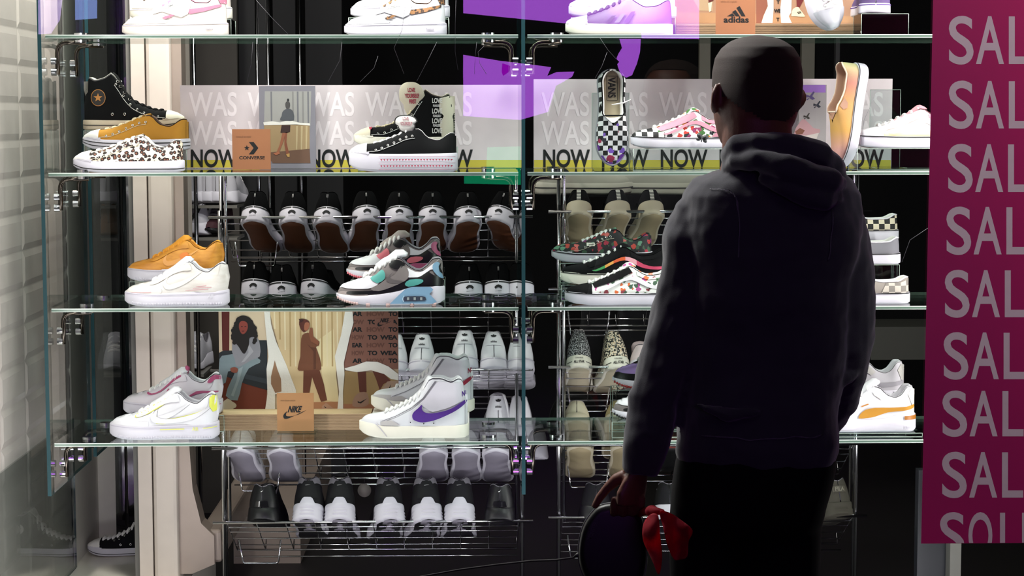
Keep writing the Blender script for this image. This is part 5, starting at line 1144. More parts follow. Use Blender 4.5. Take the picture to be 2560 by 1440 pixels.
# magenta banner on the window
BY = 4.79
def trans(m, c, k):
    nt, b_ = nodes(m); tl = nt.nodes.new('ShaderNodeBsdfTranslucent'); tl.inputs[0].default_value = lin(c); mx = nt.nodes.new('ShaderNodeMixShader'); mx.inputs[0].default_value = k
    out = [n for n in nt.nodes if n.type == 'OUTPUT_MATERIAL'][0]; nt.links.new(b_.outputs[0], mx.inputs[1]); nt.links.new(tl.outputs[0], mx.inputs[2]); nt.links.new(mx.outputs[0], out.inputs[0])
def banner():
    m = mat('magenta_banner', '#a01c68', .6, bump=.05, bscale=30); trans(m, '#b01870', .55)
    a = P(2316, 1359, BY); x1 = 2.05; zt_ = 2.9; r = empty('sale_banner', (a.x, BY, a.z), 0, 'tall magenta banner printed SALE over and over, hung on the window at the right', 'banner')
    xb = P(2303, 1359, BY).x; xt = P(2334, -40, BY).x
    bm = bmesh.new(); V = [(xb - a.x, 0, 0), (x1 - a.x, 0, 0), (x1 - a.x, 0, zt_ - a.z), (xb - a.x + (xt - xb) * (zt_ - a.z) / (P(2334, -40, BY).z - a.z), 0, zt_ - a.z)]
    loft(bm, [V, [(x, .0015, z) for x, y, z in V]]); link('banner_sheet', bm, m, r, False)
    L_ = mat('silver_grey_lettering', '#d6bfc8', .6, bump=.1, bscale=200); trans(L_, '#c0aab4', .3)
    rows = [(2372, 35, 158), (2372, 197, 319), (2370, 355, 478), (2366, 512, 634), (2362, 670, 791), (2359, 826, 946), (2356, 972, 1089), (2355, 1125, 1242)]
    for x, t, b_ in rows:
        for ch, x0_, x1_ in (('S', 0, 62), ('A', 68, 138), ('L', 150, 203), ('E', 215, 270)): pr_text(r, 'lettering', ch, x + x0_, x + x1_, t, b_, L_, 1.2, .012)
        
    tops = [-125 + 2, -285]
    for ch, x0_, x1_ in (('S', 2350, 2412), ('O', 2421, 2481), ('L', 2500, 2545), ('D', 2555, 2612)):
        v, f = text2d(ch, 1, .012, 1); xs = [p[0] for p in v]; w = max(xs) - min(xs); mx = min(xs); Yp = BY - .0004; bm = bmesh.new()
        q = [bm.verts.new(P(x0_ + (x - mx) / w * (x1_ - x0_), 1394 - y / .73 * 118, Yp) - r.location) for x, y in v]
        for t in f:
            try: bm.faces.new([q[i] for i in t])
            except ValueError: pass
        bmesh.ops.bisect_plane(bm, geom=bm.verts[:] + bm.edges[:] + bm.faces[:], plane_co=(0, 0, .001), plane_no=(0, 0, -1), clear_outer=True)
        link('lettering', bm, L_, r, False)
banner()
# ------------------------------------------------------------------ shoes on the wire racks
def put(root, px, py, Y, pitch=27, yaw=0, roll=0):
    """heel-first: heel bottom at the pixel, toe pointing back into the shop and down"""
    p = P(px, py, Y); a = math.radians(pitch); w = math.radians(yaw); x = Vector((math.sin(w) * math.cos(a), math.cos(w) * math.cos(a), -math.sin(a)))
    up = Vector((0, 0, 1)); up = (up - x * up.dot(x)).normalized(); up.rotate(Matrix.Rotation(math.radians(roll), 3, x)); pose(root, p, x, up)
def vans_proto():
    L = .27; s = P_skate(L, .049); s.ST_ = [(0, .19), (.12, .165), (.5, .115), (1, .12)]; s.H_ = [(0, .36), (.04, .38), (.16, .33), (.26, .29), (.34, .30), (.42, .335), (.5, .30), (.62, .245), (.75, .195), (.86, .17), (.95, .15), (1, .12)]
    VB = mat('deep_black_canvas', '#020203', .95, spec=.1); r = empty('skate_shoe'); s.build_upper(r, VB, VB); s.build_sole(r, WSOLE, GUM)
    s.laces(r, VB, .44, .74, 4, .02, .003); foxing(s, r, lo=.86)
    z0 = .100 * L
    s.heelpatch(r, 'heel_logo', [(y, z0 + z) for y, z in [(-.012, .004), (-.007, .009), (0, .011), (.006, .009), (.012, .003), (.008, -.003), (.005, .001), (0, .003), (-.005, .001), (-.009, -.003)]], KPRINT)
    s.heelpatch(r, 'heel_logo_line', [(-.010, z0 - .007), (.010, z0 - .009), (.010, z0 - .0098), (-.010, z0 - .0078)], KPRINT)
    bm = bmesh.new()
    for y in (-.0015, .0015): tube(bm, [s.back(y, .30 * L, 'upper', .001), s.back(y, .345 * L, 'upper', .001)], .0004, 4)
    link('heel_stitching', bm, WLACE, r); return r
vp = vans_proto(); first = [True]
def use(proto, flag):
    if flag[0]: flag[0] = False; return proto
    return copy_tree(proto)
hv = [(629, 548, 8), (728, 549, 2), (814, 550, 4), (919, 546, -8), (999, 547, -4), (1082, 547, -2), (1173, 548, -6), (1240, 546, 12)]
wh = ['leftmost of eight in the upper basket', 'second from the left, upper basket', 'third from the left, upper basket', 'leaning fourth from the left, upper basket', 'fifth from the left, upper basket', 'sixth from the left, upper basket', 'seventh from the left, upper basket', 'tilted rightmost one in the upper basket']
for (px, py, yw), w_ in zip(hv, wh):
    o = use(vp, first); put(o, px, py + 4, YR - .015, 27, yw, 10 if px == 1240 else 0); finish(o, 'black skate shoe, white heel and brown sole, ' + w_, 'black skate shoes on the left rack')
hv = [(632, 738, 5, 'leftmost of three beside the white trainer'), (703, 745, 0, 'middle of three beside the white trainer'), (776, 738, 14, 'right of three beside the white trainer'), (1175, 743, -5, 'right of the running shoes'), (1246, 742, 0, 'under the clamp discs'), (1300, 742, 2, 'cut by the divider panel')]
for px, py, yw, w_ in hv:
    o = copy_tree(vp); put(o, px, py, YR - .03, 12, yw); finish(o, 'black skate shoe, second basket, ' + w_, 'black skate shoes on the left rack')
def tennis_proto(name='tennis_shoe', up=WHITE, sole=WSOLE, txt='adidas', tabm=None, tcol=KPRINT, out=WSOLE):
    L = .27; s = Shoe(L, [(0, .42), (.04, .44), (.1, .42), (.18, .33), (.3, .33), (.38, .40), (.46, .37), (.58, .29), (.7, .225), (.8, .19), (.9, .165), (1, .11)], [(0, .125), (.5, .11), (1, .10)], [(0, .006), (.05, 0), (.75, 0), (.9, .008), (1, .03)], .048, .38, .62, .05, .003, .56)
    r = empty(name); s.build_upper(r, up, WHITE); s.build_sole(r, sole, out); foxing(s, r, lo=.8, m=mat('sole_stitch_grey', '#b5b0bd', .7))
    s.heelpatch(r, 'heel_tab', [(-.021, .27 * L), (.021, .27 * L), (.017, .425 * L), (.012, .435 * L), (-.012, .435 * L), (-.017, .425 * L)], tabm or up, 'upper', .0022)
    s.heeltext(r, 'heel_lettering', txt, 0, .30 * L, .0065, tcol, 'upper', .0035)
    for sx, k in ((-1, .8), (0, 1), (1, .8)): s.heelpatch(r, 'trefoil_leaf', [(sx * .004 + math.cos(a) * .0032 + sx * math.sin(a) * .002, .365 * L + k * .0045 * (1 + math.sin(a))) for a in [2 * PI * i / 10 for i in range(10)]], tcol, 'upper', .0040)
    s.laces(r, WLACE, .4, .74, 6, .024, .0034); s.tongue(r, WHITE, .6, .36, .45, .024, .016); return r
tp_ = tennis_proto(); f2 = [True]
for px, py, yw, w_ in [(985, 925, 0, 'half hidden by the poster edge'), (1052, 925, 3, 'lowest heel, next to the poster'), (1160, 915, 2, 'tall middle one above the mid-top trainer'), (1236, 918, -2, 'beside the divider panel'), (1302, 920, 0, 'cut by the divider panel')]:
    o = use(tp_, f2); put(o, px, py, YR - .02, 24, yw); finish(o, 'white tennis shoe, leaf heel logo, third basket, ' + w_, 'white tennis shoes on the left rack')
for px, py, w_ in [(1246, 1085, 'behind the clamp discs of the lower shelf'), (1300, 1090, 'beside the divider above the lower shelf')]:
    o = copy_tree(tp_); put(o, px, py, YR + .03, 6, 0); finish(o, 'white tennis shoe low in the fourth basket, ' + w_, 'white tennis shoes on the left rack')
# soles poking through the fourth basket
def plain_shoe(name, L, up, sole, out, W=.05, lace=None, cls=P_air, nl=5, **kw):
    s = cls(L, W); r = empty(name); s.build_upper(r, up, kw.get('lining', GREYL)); s.build_sole(r, sole, out, grooves=kw.get('gr', 0))
    if lace: s.laces(r, lace, .44, .74, nl, .026, .004)
    s.tongue(r, up, .6, .38, .45, .026, .018); return s, r
GRK = mat('grey_knit', '#b1adb3', .8); LGO = mat('lilac_grey_outsole', '#8d8794', .7)
for px, yw, w_, m_ in [(596, 4, 'at its left end', WHITE), (700, 0, 'under the kraft card', GRK), (1085, -3, 'under the purple ticked mid-top', WHITE), (1165, 0, 'second from the divider', GRK), (1240, 2, 'nearest the divider', WHITE)]:
    s, o = plain_shoe('trainer', .27, m_, WSOLE, LGO, lace=WLACE, cls=P_canvas); put(o, px, 1128, YR - .01, 34, yw); finish(o, 'pale trainer, grey sole, basket below the lower left shelf, ' + w_)
# lowest basket: black trainers with ribbed white soles
AB = mat('black_mesh_upper', '#09090b', .7, spec=.3); AGR = mat('grey_speckled_collar', '#77737a', .9, bump=.5, bscale=900)
L = .285; s = P_air(L, .054); s.ST_ = [(0, .21), (.1, .20), (.3, .165), (.42, .13), (.6, .11), (.8, .10), (1, .10)]; s.H_ = [(0, .44), (.05, .50), (.1, .49), (.16, .42), (.24, .35), (.34, .38), (.42, .43), (.5, .405), (.6, .335), (.73, .255), (.82, .215), (.9, .19), (.96, .165), (1, .12)]
r = empty('running_shoe'); s.build_upper(r, AB, AGR); s.build_sole(r, WSOLE, BRUB, grooves=3)
s.band(r, 'grey_collar', .0142, .30, .78, 1.0, AGR, .002)
s.heelpatch(r, 'heel_clip', [(-.024, .19 * L), (.024, .19 * L), (.015, .255 * L), (.010, .27 * L), (-.010, .27 * L), (-.015, .255 * L)], WSOLE, 'upper', .003)
s.heelpatch(r, 'heel_panel', [(-.030, .26 * L), (.030, .26 * L), (.022, .40 * L), (.012, .455 * L), (-.012, .455 * L), (-.022, .40 * L)], AB, 'upper', .0028)
s.heelpatch(r, 'heel_tick', [(-.007, .405 * L), (-.002, .402 * L), (.006, .398 * L), (.008, .401 * L), (.006, .402 * L), (-.001, .4045 * L)], WLACE, 'upper', .005)
bm = bmesh.new(); pl = [(.02, .018), (.05, .022), (.10, .024), (.12, .010), (.30, .008), (.34, .02), (.40, .022)]
V = [bm.verts.new((t * L, y, s.sb(t) - .0035)) for t, y in pl] + [bm.verts.new((t * L, -y, s.sb(t) - .0035)) for t, y in reversed(pl)]; bm.faces.new(V)
link('sole_insert', bm, LGO, r, sol=.002); s.laces(r, BCAN, .44, .74, 5, .026, .004); s.tongue(r, AB, .6, .38, .46, .026, .018); f3 = [True]; ap = r
for px, yw, w_ in [(765, 3, 'leftmost white heel of five'), (848, -1, 'second, right beside the round tag'), (978, 6, 'middle, leaning left'), (1073, 5, 'fourth of five'), (1150, -2, 'rightmost white heel of five')]:
    o = use(ap, f3); put(o, px, 1303, YR - .02, 26, yw if yw < 5 else -9); finish(o, 'black running shoe with ribbed white heel, lowest basket, ' + w_, 'black running shoes in the lowest basket')
for px, w_ in ((652, 'at the left end of the lowest basket'), (1248, 'at the right end of the lowest basket')):
    s, o = plain_shoe('running_shoe', .28, BLTH, BLTH, BRUB, .053, BCAN); 
    s.heelpatch(o, 'heel_tick', [(-.004, .36 * s.L), (0, .335 * s.L), (.004, .33 * s.L), (.004, .338 * s.L), (-.001, .345 * s.L)], WLACE, 'upper', .003)
    s.heelpatch(o, 'heel_bubble', [(-.02, .17 * s.L), (.02, .17 * s.L), (.016, .23 * s.L), (-.016, .23 * s.L)], mat('glossy_black', '#141416', .12, coat=1), 'upper', .006)
    put(o, px, 1306, YR - .02, 16, 4); finish(o, 'glossy all black running shoe ' + w_)
b = bmesh.new(); cyl(b, (0, 0, 0), (0, 1, 0), .021, .003, 28); o = link('round_tag', b, mat('speckled_grey_tag', '#6f6763', .8, var=.4)); o.location = P(911, 1226, YR + .08); tag(o, 'round speckled grey tag hanging between the black running shoes', 'price tag')
b = bmesh.new(); h0 = P(911, 1206, YR + .08); tube(b, [h0, (h0.x, h0.y, ZL[3] - .11)], .0006, 5); tag(link('tag_string', b, BRUB), 'thin dark string holding the round grey tag', 'string')
# right rack
STR = pat('zebra_pull_tab', 'ramp', 2, 120, 0, [(0, '#e8e4da'), (.5, '#0c0c0e')], 1)
BEI = mat('beige_rubber', '#c3b8a0', .6); BEO = mat('beige_outsole', '#a39474', .7)
def toe_up(px, py, label, yw, up=BCAN):
    s = P_skate(.27, .045); s.ST_ = [(0, .17), (.3, .14), (1, .12)]; r = empty('skate_shoe'); s.build_upper(r, up, BCAN); s.build_sole(r, BEI, BEO)
    s.heelpatch(r, 'striped_heel_tape', [(-.006, .17 * .27), (.006, .17 * .27), (.006, .31 * .27), (-.006, .31 * .27)], pat('striped_tape', 'ramp', 2, 95, -4.2, [(0, '#e8e4da'), (.5, '#0c0c0e')], 1) if False else STRP, 'upper', .002)
    s.laces(r, BCAN, .44, .74, 4, .02, .003); put(r, px, py, YR - .015, 30, yw); finish(r, label); return r
STRP = mat('striped_tape', '#0c0c0e', .8); nt, bs = nodes(STRP); tc = nt.nodes.new('ShaderNodeTexCoord'); wv = nt.nodes.new('ShaderNodeTexWave'); wv.bands_direction = 'Z'; wv.inputs['Scale'].default_value = 60; nt.links.new(tc.outputs['Object'], wv.inputs['Vector'])
rp = ramp(nt, wv.outputs['Fac'], [(0, '#0c0c0e'), (.5, '#dedad0')]); nt.links.new(rp.outputs[0], bs.inputs['Base Color'])
toe_up(1447, 533, 'black skate shoe with beige sole and striped heel tape, leftmost in the right rack', 3)
toe_up(1552, 533, 'black skate shoe with beige sole and striped heel tape, middle of the right rack', -8)
toe_up(1636, 533, 'black skate shoe with beige sole and striped heel tape, next to the sleeve', -8)
GLT1 = pat('silver_glitter', 'leopard', '#0d0d0f', '#f2f0ee', '#8b898d', 260); GLT2 = pat('bronze_leopard_glitter', 'leopard', '#17100a', '#c48a4c', '#e8d9c4', 170)
def starhi(px, py, up, label, yw):
    L = .27; s = P_hi(L, .045); s.ST_ = [(0, .15), (.3, .12), (1, .12)]; s.rim = .5; s.lean = .13; r = empty('canvas_high_top'); s.build_upper(r, up, WCAN); s.build_sole(r, OFFW, BEI)
    s.heeltext(r, 'heel_lettering', 'ALL STAR', 0, .055 * L, .0085, KPRINT, 'sole', .002, .62, .035); s.heeltext(r, 'heel_lettering', 'CONVERSE', 0, .108 * L, .004, KPRINT, 'sole', .002, .9, .02)
    for sd in (-1, 1): s.heelpatch(r, 'heel_line', [(sd * .021, .07 * L), (sd * .036, .06 * L), (sd * .036, .067 * L), (sd * .021, .077 * L)], KPRINT)
    s.laces(r, WLACE, .34, .76, 7, .02, .003); put(r, px, py, YR - .015, 27, yw); finish(r, label)
starhi(1448, 918, GLT1, 'black and silver glitter high-top with cream lettered heel, right rack', 2)
starhi(1548, 920, GLT2, 'bronze leopard glitter high-top with cream lettered heel, right rack', -7)
s, o = plain_shoe('trainer', .27, mat('pale_pink_knit', '#d8c2c4', .8), WSOLE, BEO, .047, None, P_canvas); put(o, 1610, 918, YR - .015, 26, 0); finish(o, 'pale pink trainer half hidden by the sleeve, third basket of the right rack')
for px, up, w_ in ((1442, BEI, 'left'), (1545, mat('gold_greek_key', '#a8946a', .6), 'right')):
    s, o = plain_shoe('trainer', .27, up, BEI, BEO, .047, WLACE, P_canvas); put(o, px, 1050, YR - .0, 40, 3); finish(o, 'beige trainer low in the fourth basket of the right rack, %s of the pair' % w_)
s, o = plain_shoe('trainer', .27, GRK, WSOLE, LGO, .05, WLACE); put(o, 1335, 1150, YR + .12, 8, 0); finish(o, 'white sole of a trainer just right of the divider, below the lower shelf')
for px, w_ in ((1450, 'left'), (1560, 'right')):
    s, o = plain_shoe('trainer', .27, mat('olive_grey_upper', '#55523f', .8), BEI, BEO, .047, None, P_canvas); put(o, px, 1118, YR - .0, 34, 3); finish(o, 'olive and beige trainer in the basket below the lower right shelf, ' + w_)
s, o = plain_shoe('trainer', .27, mat('dark_red_upper', '#5a1f1c', .7), mat('dark_red_sole', '#6a2a22', .6), BRUB, .05, None); put(o, 1690, 1118, YR, 30, 0); finish(o, 'dark red trainer in a basket, seen between the arm and the hip')
s, o = plain_shoe('running_shoe', .28, AB, BRUB, BRUB, .052, BCAN); put(o, 1492, 1300, YR - .02, 20, 0); finish(o, 'black running shoe behind the held black case, right rack')
s, o = plain_shoe('running_shoe', .28, AB, WSOLE, BRUB, .052, BCAN); put(o, 1676, 1296, YR - .02, 24, 0); finish(o, 'black running shoe with white sole between the red cloth and the thigh')
OLV = mat('olive_suede', '#3e3a30', .85, bump=.3, bscale=700)
s, o = plain_shoe('trainer', .29, OLV, OLV, OLV, .058, None, P_air, gr=2); s.heelpatch(o, 'heel_label', [(-.02, .27 * s.L), (.02, .27 * s.L), (.02, .335 * s.L), (-.02, .335 * s.L)], mat('olive_label', '#4b463a', .6), 'upper', .003)
s.heeltext(o, 'heel_lettering', 'FILA', 0, .28 * s.L, .013, mat('olive_letter', '#7b7666', .5), 'upper', .006); put(o, 2108, 1292, YR - .02, 20, -14); finish(o, 'olive chunky trainer with embossed heel label, right rack beside the trousers')
# two big pale trainers high at the back of the right bay
for x0_, x1_, w_ in ((1462, 1612, 'left'), (1630, 1790, 'right')):
    L = plen(285, YR + .1); s = P_canvas(L, .05); r = empty('canvas_sneaker'); s.build_upper(r, mat('grey_white_canvas', '#9d988c', .8), WCAN); s.build_sole(r, mat('grey_white_sole', '#a39d90', .6), None); foxing(s, r, lo=.5)
    on_shelf(r, s, x1_ - 285, x1_, P(1500, 484, YR + .12).z, YR + .12, False); finish(r, 'grey white sneaker seen from the side above the right rack, %s of the pair' % w_)
b = bmesh.new(); z = P(1500, 484, YR + .12).z; bx(b, X(1400, YR + .1), X(2100, YR + .1), YR + .05, YR + .20, z - .008, z - .0005); tag(link('rack_top_shelf', b, GL, None, False), 'narrow clear shelf above the right rack carrying two grey white sneakers', 'glass shelf')
# ------------------------------------------------------------------ shoes in the left part of the shop, between column and rack
def side_rack(px0, px1, py, Y, label):
    a = P(px0, py, Y); c = P(px1, py, Y); b = bmesh.new(); bx(b, a.x, c.x, Y - .06, Y + .16, a.z - .01, a.z); return tag(link('wall_shelf', b, mat('clear_wall_shelf', '#6a6762', .3), None, False), label, 'wall shelf')
YW = 6.9
side_rack(440, 598, 512, YW, 'narrow wall shelf carrying five white trainers beside the column'); side_rack(440, 598, 592, YW, 'wall shelf carrying a brown boot and a ticked trainer beside the column'); side_rack(440, 515, 930, YW, 'wall shelf carrying a laced white trainer behind the plum trimmed one')
for i, px in enumerate((462, 489, 514, 539, 563)):
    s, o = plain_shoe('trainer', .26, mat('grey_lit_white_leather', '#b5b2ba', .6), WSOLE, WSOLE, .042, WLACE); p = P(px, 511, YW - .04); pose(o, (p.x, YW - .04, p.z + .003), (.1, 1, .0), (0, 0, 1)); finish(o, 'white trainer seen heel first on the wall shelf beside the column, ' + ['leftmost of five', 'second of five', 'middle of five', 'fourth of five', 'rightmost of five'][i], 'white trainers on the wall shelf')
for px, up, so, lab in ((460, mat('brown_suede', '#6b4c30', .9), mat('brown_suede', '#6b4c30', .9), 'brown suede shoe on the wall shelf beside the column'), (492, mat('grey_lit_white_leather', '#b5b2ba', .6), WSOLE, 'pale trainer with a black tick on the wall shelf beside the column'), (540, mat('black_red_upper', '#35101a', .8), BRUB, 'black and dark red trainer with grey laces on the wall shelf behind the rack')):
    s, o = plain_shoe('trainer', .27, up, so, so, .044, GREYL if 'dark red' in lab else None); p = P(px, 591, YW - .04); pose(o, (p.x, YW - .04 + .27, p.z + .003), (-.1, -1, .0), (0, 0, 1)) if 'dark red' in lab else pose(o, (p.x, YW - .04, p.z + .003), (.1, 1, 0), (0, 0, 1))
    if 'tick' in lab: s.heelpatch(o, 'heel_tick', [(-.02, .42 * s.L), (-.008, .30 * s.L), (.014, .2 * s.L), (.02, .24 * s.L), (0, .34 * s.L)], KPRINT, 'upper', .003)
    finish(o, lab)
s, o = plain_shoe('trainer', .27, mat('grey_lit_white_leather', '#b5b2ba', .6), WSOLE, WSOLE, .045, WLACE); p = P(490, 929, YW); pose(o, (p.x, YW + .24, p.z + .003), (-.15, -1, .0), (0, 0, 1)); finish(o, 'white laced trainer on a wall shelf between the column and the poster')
# ------------------------------------------------------------------ on the white plinth
s = P_hi(.27, .046); r = empty('canvas_high_top'); s.build_upper(r, BCAN, WCAN); s.build_sole(r, WSOLE, GUM); s.band(r, 'toe_cap', .83, .985, 0, 1, WCAN, .0022); s.band(r, 'toe_bumper', .80, .985, -.02, .22, WSOLE, .0035); foxing(s, r, lo=.25)
s.laces(r, WLACE, .38, .79, 8, .024, .0042, lift=.003); s.eyelets(r, EYE, [(.58, .14), (.46, .14)] + [(.36 + .06 * i, .44 - .09 * i + .008 * i * i) for i in range(6)], .003)
s.decal(r, 'ankle_badge', [(.17 + .062 * math.cos(a), .33 + .062 * math.sin(a)) for a in [2 * PI * i / 24 for i in range(24)]], WCAN, 0, .002); s.decal(r, 'badge_star', star(.17, .33, .035), KPRINT, 0, .003)
tz = PZ(222, 1386, .156); pose(r, (tz.x + .27 * .98, tz.y + .02, .1565), (-1, -.06, 0), (0, 0, 1)); finish(r, 'black canvas high-top with white laces standing on the white plinth by the column')
# ------------------------------------------------------------------ the person at the window
YP = 3.95; KP = F / YP
SKIN = mat('brown_skin', '#6e4031', .5, bump=.15, bscale=300); HAIRM = mat('cropped_dark_hair', '#3a261e', .75, bump=1.0, bscale=1400)
HOOD = mat('charcoal_jersey', '#3a3940', .9, bump=.35, bscale=900, sheen=.3, spec=.2); TROU = mat('black_trousers', '#070709', .9, spec=.15)
def ell(bm, c, r, rot=None, n=16, m=10):
    rings = []
    for i in range(1, m):
        a = PI * i / m; rings.append([Vector((r[0] * math.sin(a) * math.cos(2 * PI * j / n), r[1] * math.sin(a) * math.sin(2 * PI * j / n), r[2] * math.cos(a))) for j in range(n)])
    if rot: rings = [[rot @ p for p in q] for q in rings]
    loft(bm, [[Vector(c) + p for p in q] for q in rings])
def sup(cx, cy, z, rx, ry, n=28, e=2.4):
    return [Vector((cx + math.copysign(abs(math.cos(a)) ** (2 / e), math.cos(a)) * rx, cy + math.copysign(abs(math.sin(a)) ** (2 / e), math.sin(a)) * ry, z)) for a in [2 * PI * j / n for j in range(n)]]
HT = [(0, .004, .004, 0), (.004, .030, .036, 0), (.012, .050, .060, 0), (.026, .067, .080, -.002), (.045, .079, .092, -.002), (.07, .0835, .099, -.002), (.095, .0850, .101, -.002), (.12, .0848, .100, 0), (.145, .083, .096, .002), (.17, .0785, .088, .006), (.195, .070, .078, .014), (.215, .058, .064, .024), (.232, .036, .040, .040), (.238, .012, .014, .048)]
hc = P(1896, 90, YP); HX, HY, HZ = hc.x, YP + .02, hc.z
RH = Matrix.Rotation(math.radians(20), 3, 'Z')
def hp_(x, y, z): return Vector((HX, HY, HZ)) + RH @ Vector((x, y, z))
def body_parts(bm):
    # head and neck
    loft(bm, [[hp_(p.x, p.y, p.z) for p in sup(0, o, -h, a, b, 32, 2.15)] for h, a, b, o in HT])
    loft(bm, [sup(HX + dx, HY + dy, HZ - h, a, b, 28, 2.1) for h, a, b, dx, dy in [(.12, .055, .060, 0, -.02), (.17, .068, .066, .0, -.018), (.21, .0712, .066, .001, -.012), (.25, .074, .068, .004, -.012), (.29, .085, .074, .006, -.01), (.33, .12, .085, .008, -.01)]])
    # face: brow, nose, lips, chin, cheeks
    for c, r in [((0, .096, -.098), (.045, .012, .010)), ((0, .108, -.128), (.010, .012, .022)), ((0, .118, -.143), (.015, .013, .010)), ((0, .100, -.172), (.022, .010, .006)), ((0, .097, -.181), (.020, .010, .006)), ((0, .088, -.212), (.022, .018, .016)), ((.045, .070, -.140), (.022, .020, .022)), ((-.045, .070, -.140), (.022, .020, .022))]:
        ell(bm, hp_(*c), r, RH)
    for sx in (-1, 1):   # ears: rim, lobe and bowl
        rim = [(sx * (.086 + .013 * math.sin(q * PI) + .004), .004 - .016 * math.sin(q * PI * 1.0) + .012 * (q - .5), -.098 - .055 * q) for q in [i / 8 for i in range(9)]]
        tube(bm, [hp_(*p) for p in rim], [.005, .006, .0065, .0065, .006, .006, .006, .0065, .006], 8)
        ell(bm, hp_(sx * .089, .000, -.125), (.006, .013, .024), RH @ Matrix.Rotation(sx * .35, 3, 'Z'))
    # torso inside the clothes
    T = [(405, 1870, 2040, .07), (440, 1800, 2090, .09), (490, 1750, 2125, .10), (560, 1745, 2122, .105), (700, 1735, 2110, .105), (850, 1725, 2100, .105), (1000, 1715, 2085, .105), (1150, 1705, 2075, .11), (1240, 1700, 2060, .11), (1310, 1705, 2030, .10)]
    loft(bm, [sup((P(a, y, YP).x + P(b, y, YP).x) / 2, YP, P(1900, y, YP).z, (P(b, y, YP).x - P(a, y, YP).x) / 2, d) for y, a, b, d in T])
    for pth in (ARML, ARMR): tube(bm, [P(x, y, Y) for x, y, Y, r in pth], [r * .72 for *_, r in pth], 14)
    for lg in LEGS: tube(bm, lg[0], [r * .78 for r in lg[1]], 14)
    for fx in FEET: ell(bm, (fx, YP + .06, .045), (.04, .11, .035))
    hand_l(bm); hand_r(bm)
ARML = [(1796, 505, 3.95, .050), (1756, 548, 3.95, .061), (1740, 600, 3.95, .066), (1738, 660, 3.95, .0655), (1716, 760, 3.945, .063), (1685, 850, 3.94, .061), (1661, 930, 3.93, .058), (1637, 1000, 3.925, .0545), (1630, 1060, 3.92, .051), (1614, 1110, 3.92, .043), (1603, 1150, 3.92, .036), (1598, 1182, 3.92, .033)]
ARMR = [(2060, 505, 3.95, .050), (2092, 560, 3.95, .063), (2101, 650, 3.95, .0655), (2109, 750, 3.955, .0645), (2109, 850, 3.97, .0625), (2104, 920, 4.00, .059), (2084, 980, 4.035, .055), (2050, 1040, 4.07, .05), (2022, 1085, 4.09, .044)]
def legp(px, kn): 
    t = P(px, 1290, YP); return [t, Vector((t.x, YP, .62)), Vector((t.x + kn, YP + .005, .48)), Vector((t.x + kn, YP - .01, .30)), Vector((t.x + kn, YP - .01, .09))], [.083, .080, .066, .060, .052]
LEGS = [legp(1772, -.005), legp(1955, .005)]; FEET = [LEGS[0][0][-1].x, LEGS[1][0][-1].x]
def hand_l(bm):
    H = lambda x, y, d=0: P(x, y, 3.92 + d)
    tube(bm, [H(1600, 1150), H(1597, 1180), H(1588, 1205), H(1578, 1235), H(1574, 1262)], [.026, .027, .036, .043, .038], 14, flat=.42)
    for i, (bx_, L1, r) in enumerate([(1537, 1.0, .0080), (1561, 1.08, .0084), (1584, 1.02, .0080), (1606, .86, .0072)]):   # four fingers curled round the handle
        tube(bm, [H(bx_, 1240, 0), H(bx_ - 2, 1266, .004), H(bx_ - 3, 1266 + 16 * L1, .020), H(bx_ - 3, 1266 + 18 * L1, .038 * L1 + .004), H(bx_ - 2, 1272 + 6 * L1, .052 * L1), H(bx_ - 1, 1262, .050 * L1)], [r, r * 1.08, r, r * 1.02, r * .92, r * .75], 10)
    tube(bm, [H(1566, 1190, .006), H(1540, 1200, .012), H(1516, 1222, .018), H(1497, 1247, .022), H(1484, 1270, .024)], [.016, .0135, .0100, .0095, .0068], 10)
def hand_r(bm):
    p = P(2018, 1095, 4.10); ell(bm, p, (.040, .03, .045))
    for i in range(4): tube(bm, [p + Vector((-.02, .02, -.02 + .012 * i - .01)), p + Vector((-.055, .025, -.03 + .012 * i - .01)), p + Vector((-.075, .01, -.035 + .012 * i - .01))], [.009, .009, .007], 8)
    tube(bm, [p + Vector((-.01, .02, .02)), p + Vector((-.04, .03, .035)), p + Vector((-.055, .03, .03))], [.011, .010, .008], 8)
def remesh(o, v, sm=2, f=.5):
    m = o.modifiers.new('skin', 'REMESH'); m.mode = 'VOXEL'; m.voxel_size = v; m.use_smooth_shade = True
    s = o.modifiers.new('soften', 'SMOOTH'); s.factor = f; s.iterations = sm
bm = bmesh.new(); body_parts(bm); person = link('person', bm, SKIN); remesh(person, .0042, 2)
tag(person, 'man with cropped hair seen from behind in a dark hooded top, holding a black case', 'person')
# hair: a thin cropped shell over the scalp
bm = bmesh.new(); rows = []
for k in range(40):
    h = .0 + .2 * k / 39; q = [i for i in range(len(HT) - 1) if HT[i][0] <= h <= HT[i + 1][0]][0]; a, b = HT[q], HT[q + 1]; t = (h - a[0]) / (b[0] - a[0]); rx, ry, o = [a[i] + (b[i] - a[i]) * t for i in (1, 2, 3)]
    rows.append([(p, h) for p in sup(0, o, -h + (.0022 if k < 12 else .001), rx + .0018, ry + .0018, 64, 2.15)])
def keep(p, h):
    an = math.degrees(math.atan2(p.x, p.y)); an = abs(an)    # 0 = front, 180 = nape
    lim = .035 if an < 35 else (.035 + (an - 35) / 30 * .075 if an < 65 else (.125 if an < 105 else .125 + (an - 105) / 75 * .068))
    return h <= lim
V = {}
for i in range(39):
    for j in range(64):
        idx = [(i, j), (i, (j + 1) % 64), (i + 1, (j + 1) % 64), (i + 1, j)]
        if all(keep(*rows[a][b]) for a, b in idx):
            for c in idx:
                if c not in V: V[c] = bm.verts.new(hp_(*rows[c[0]][c[1]][0]))
            bm.faces.new([V[c] for c in idx])
link('hair', bm, HAIRM, person, sol=.0)
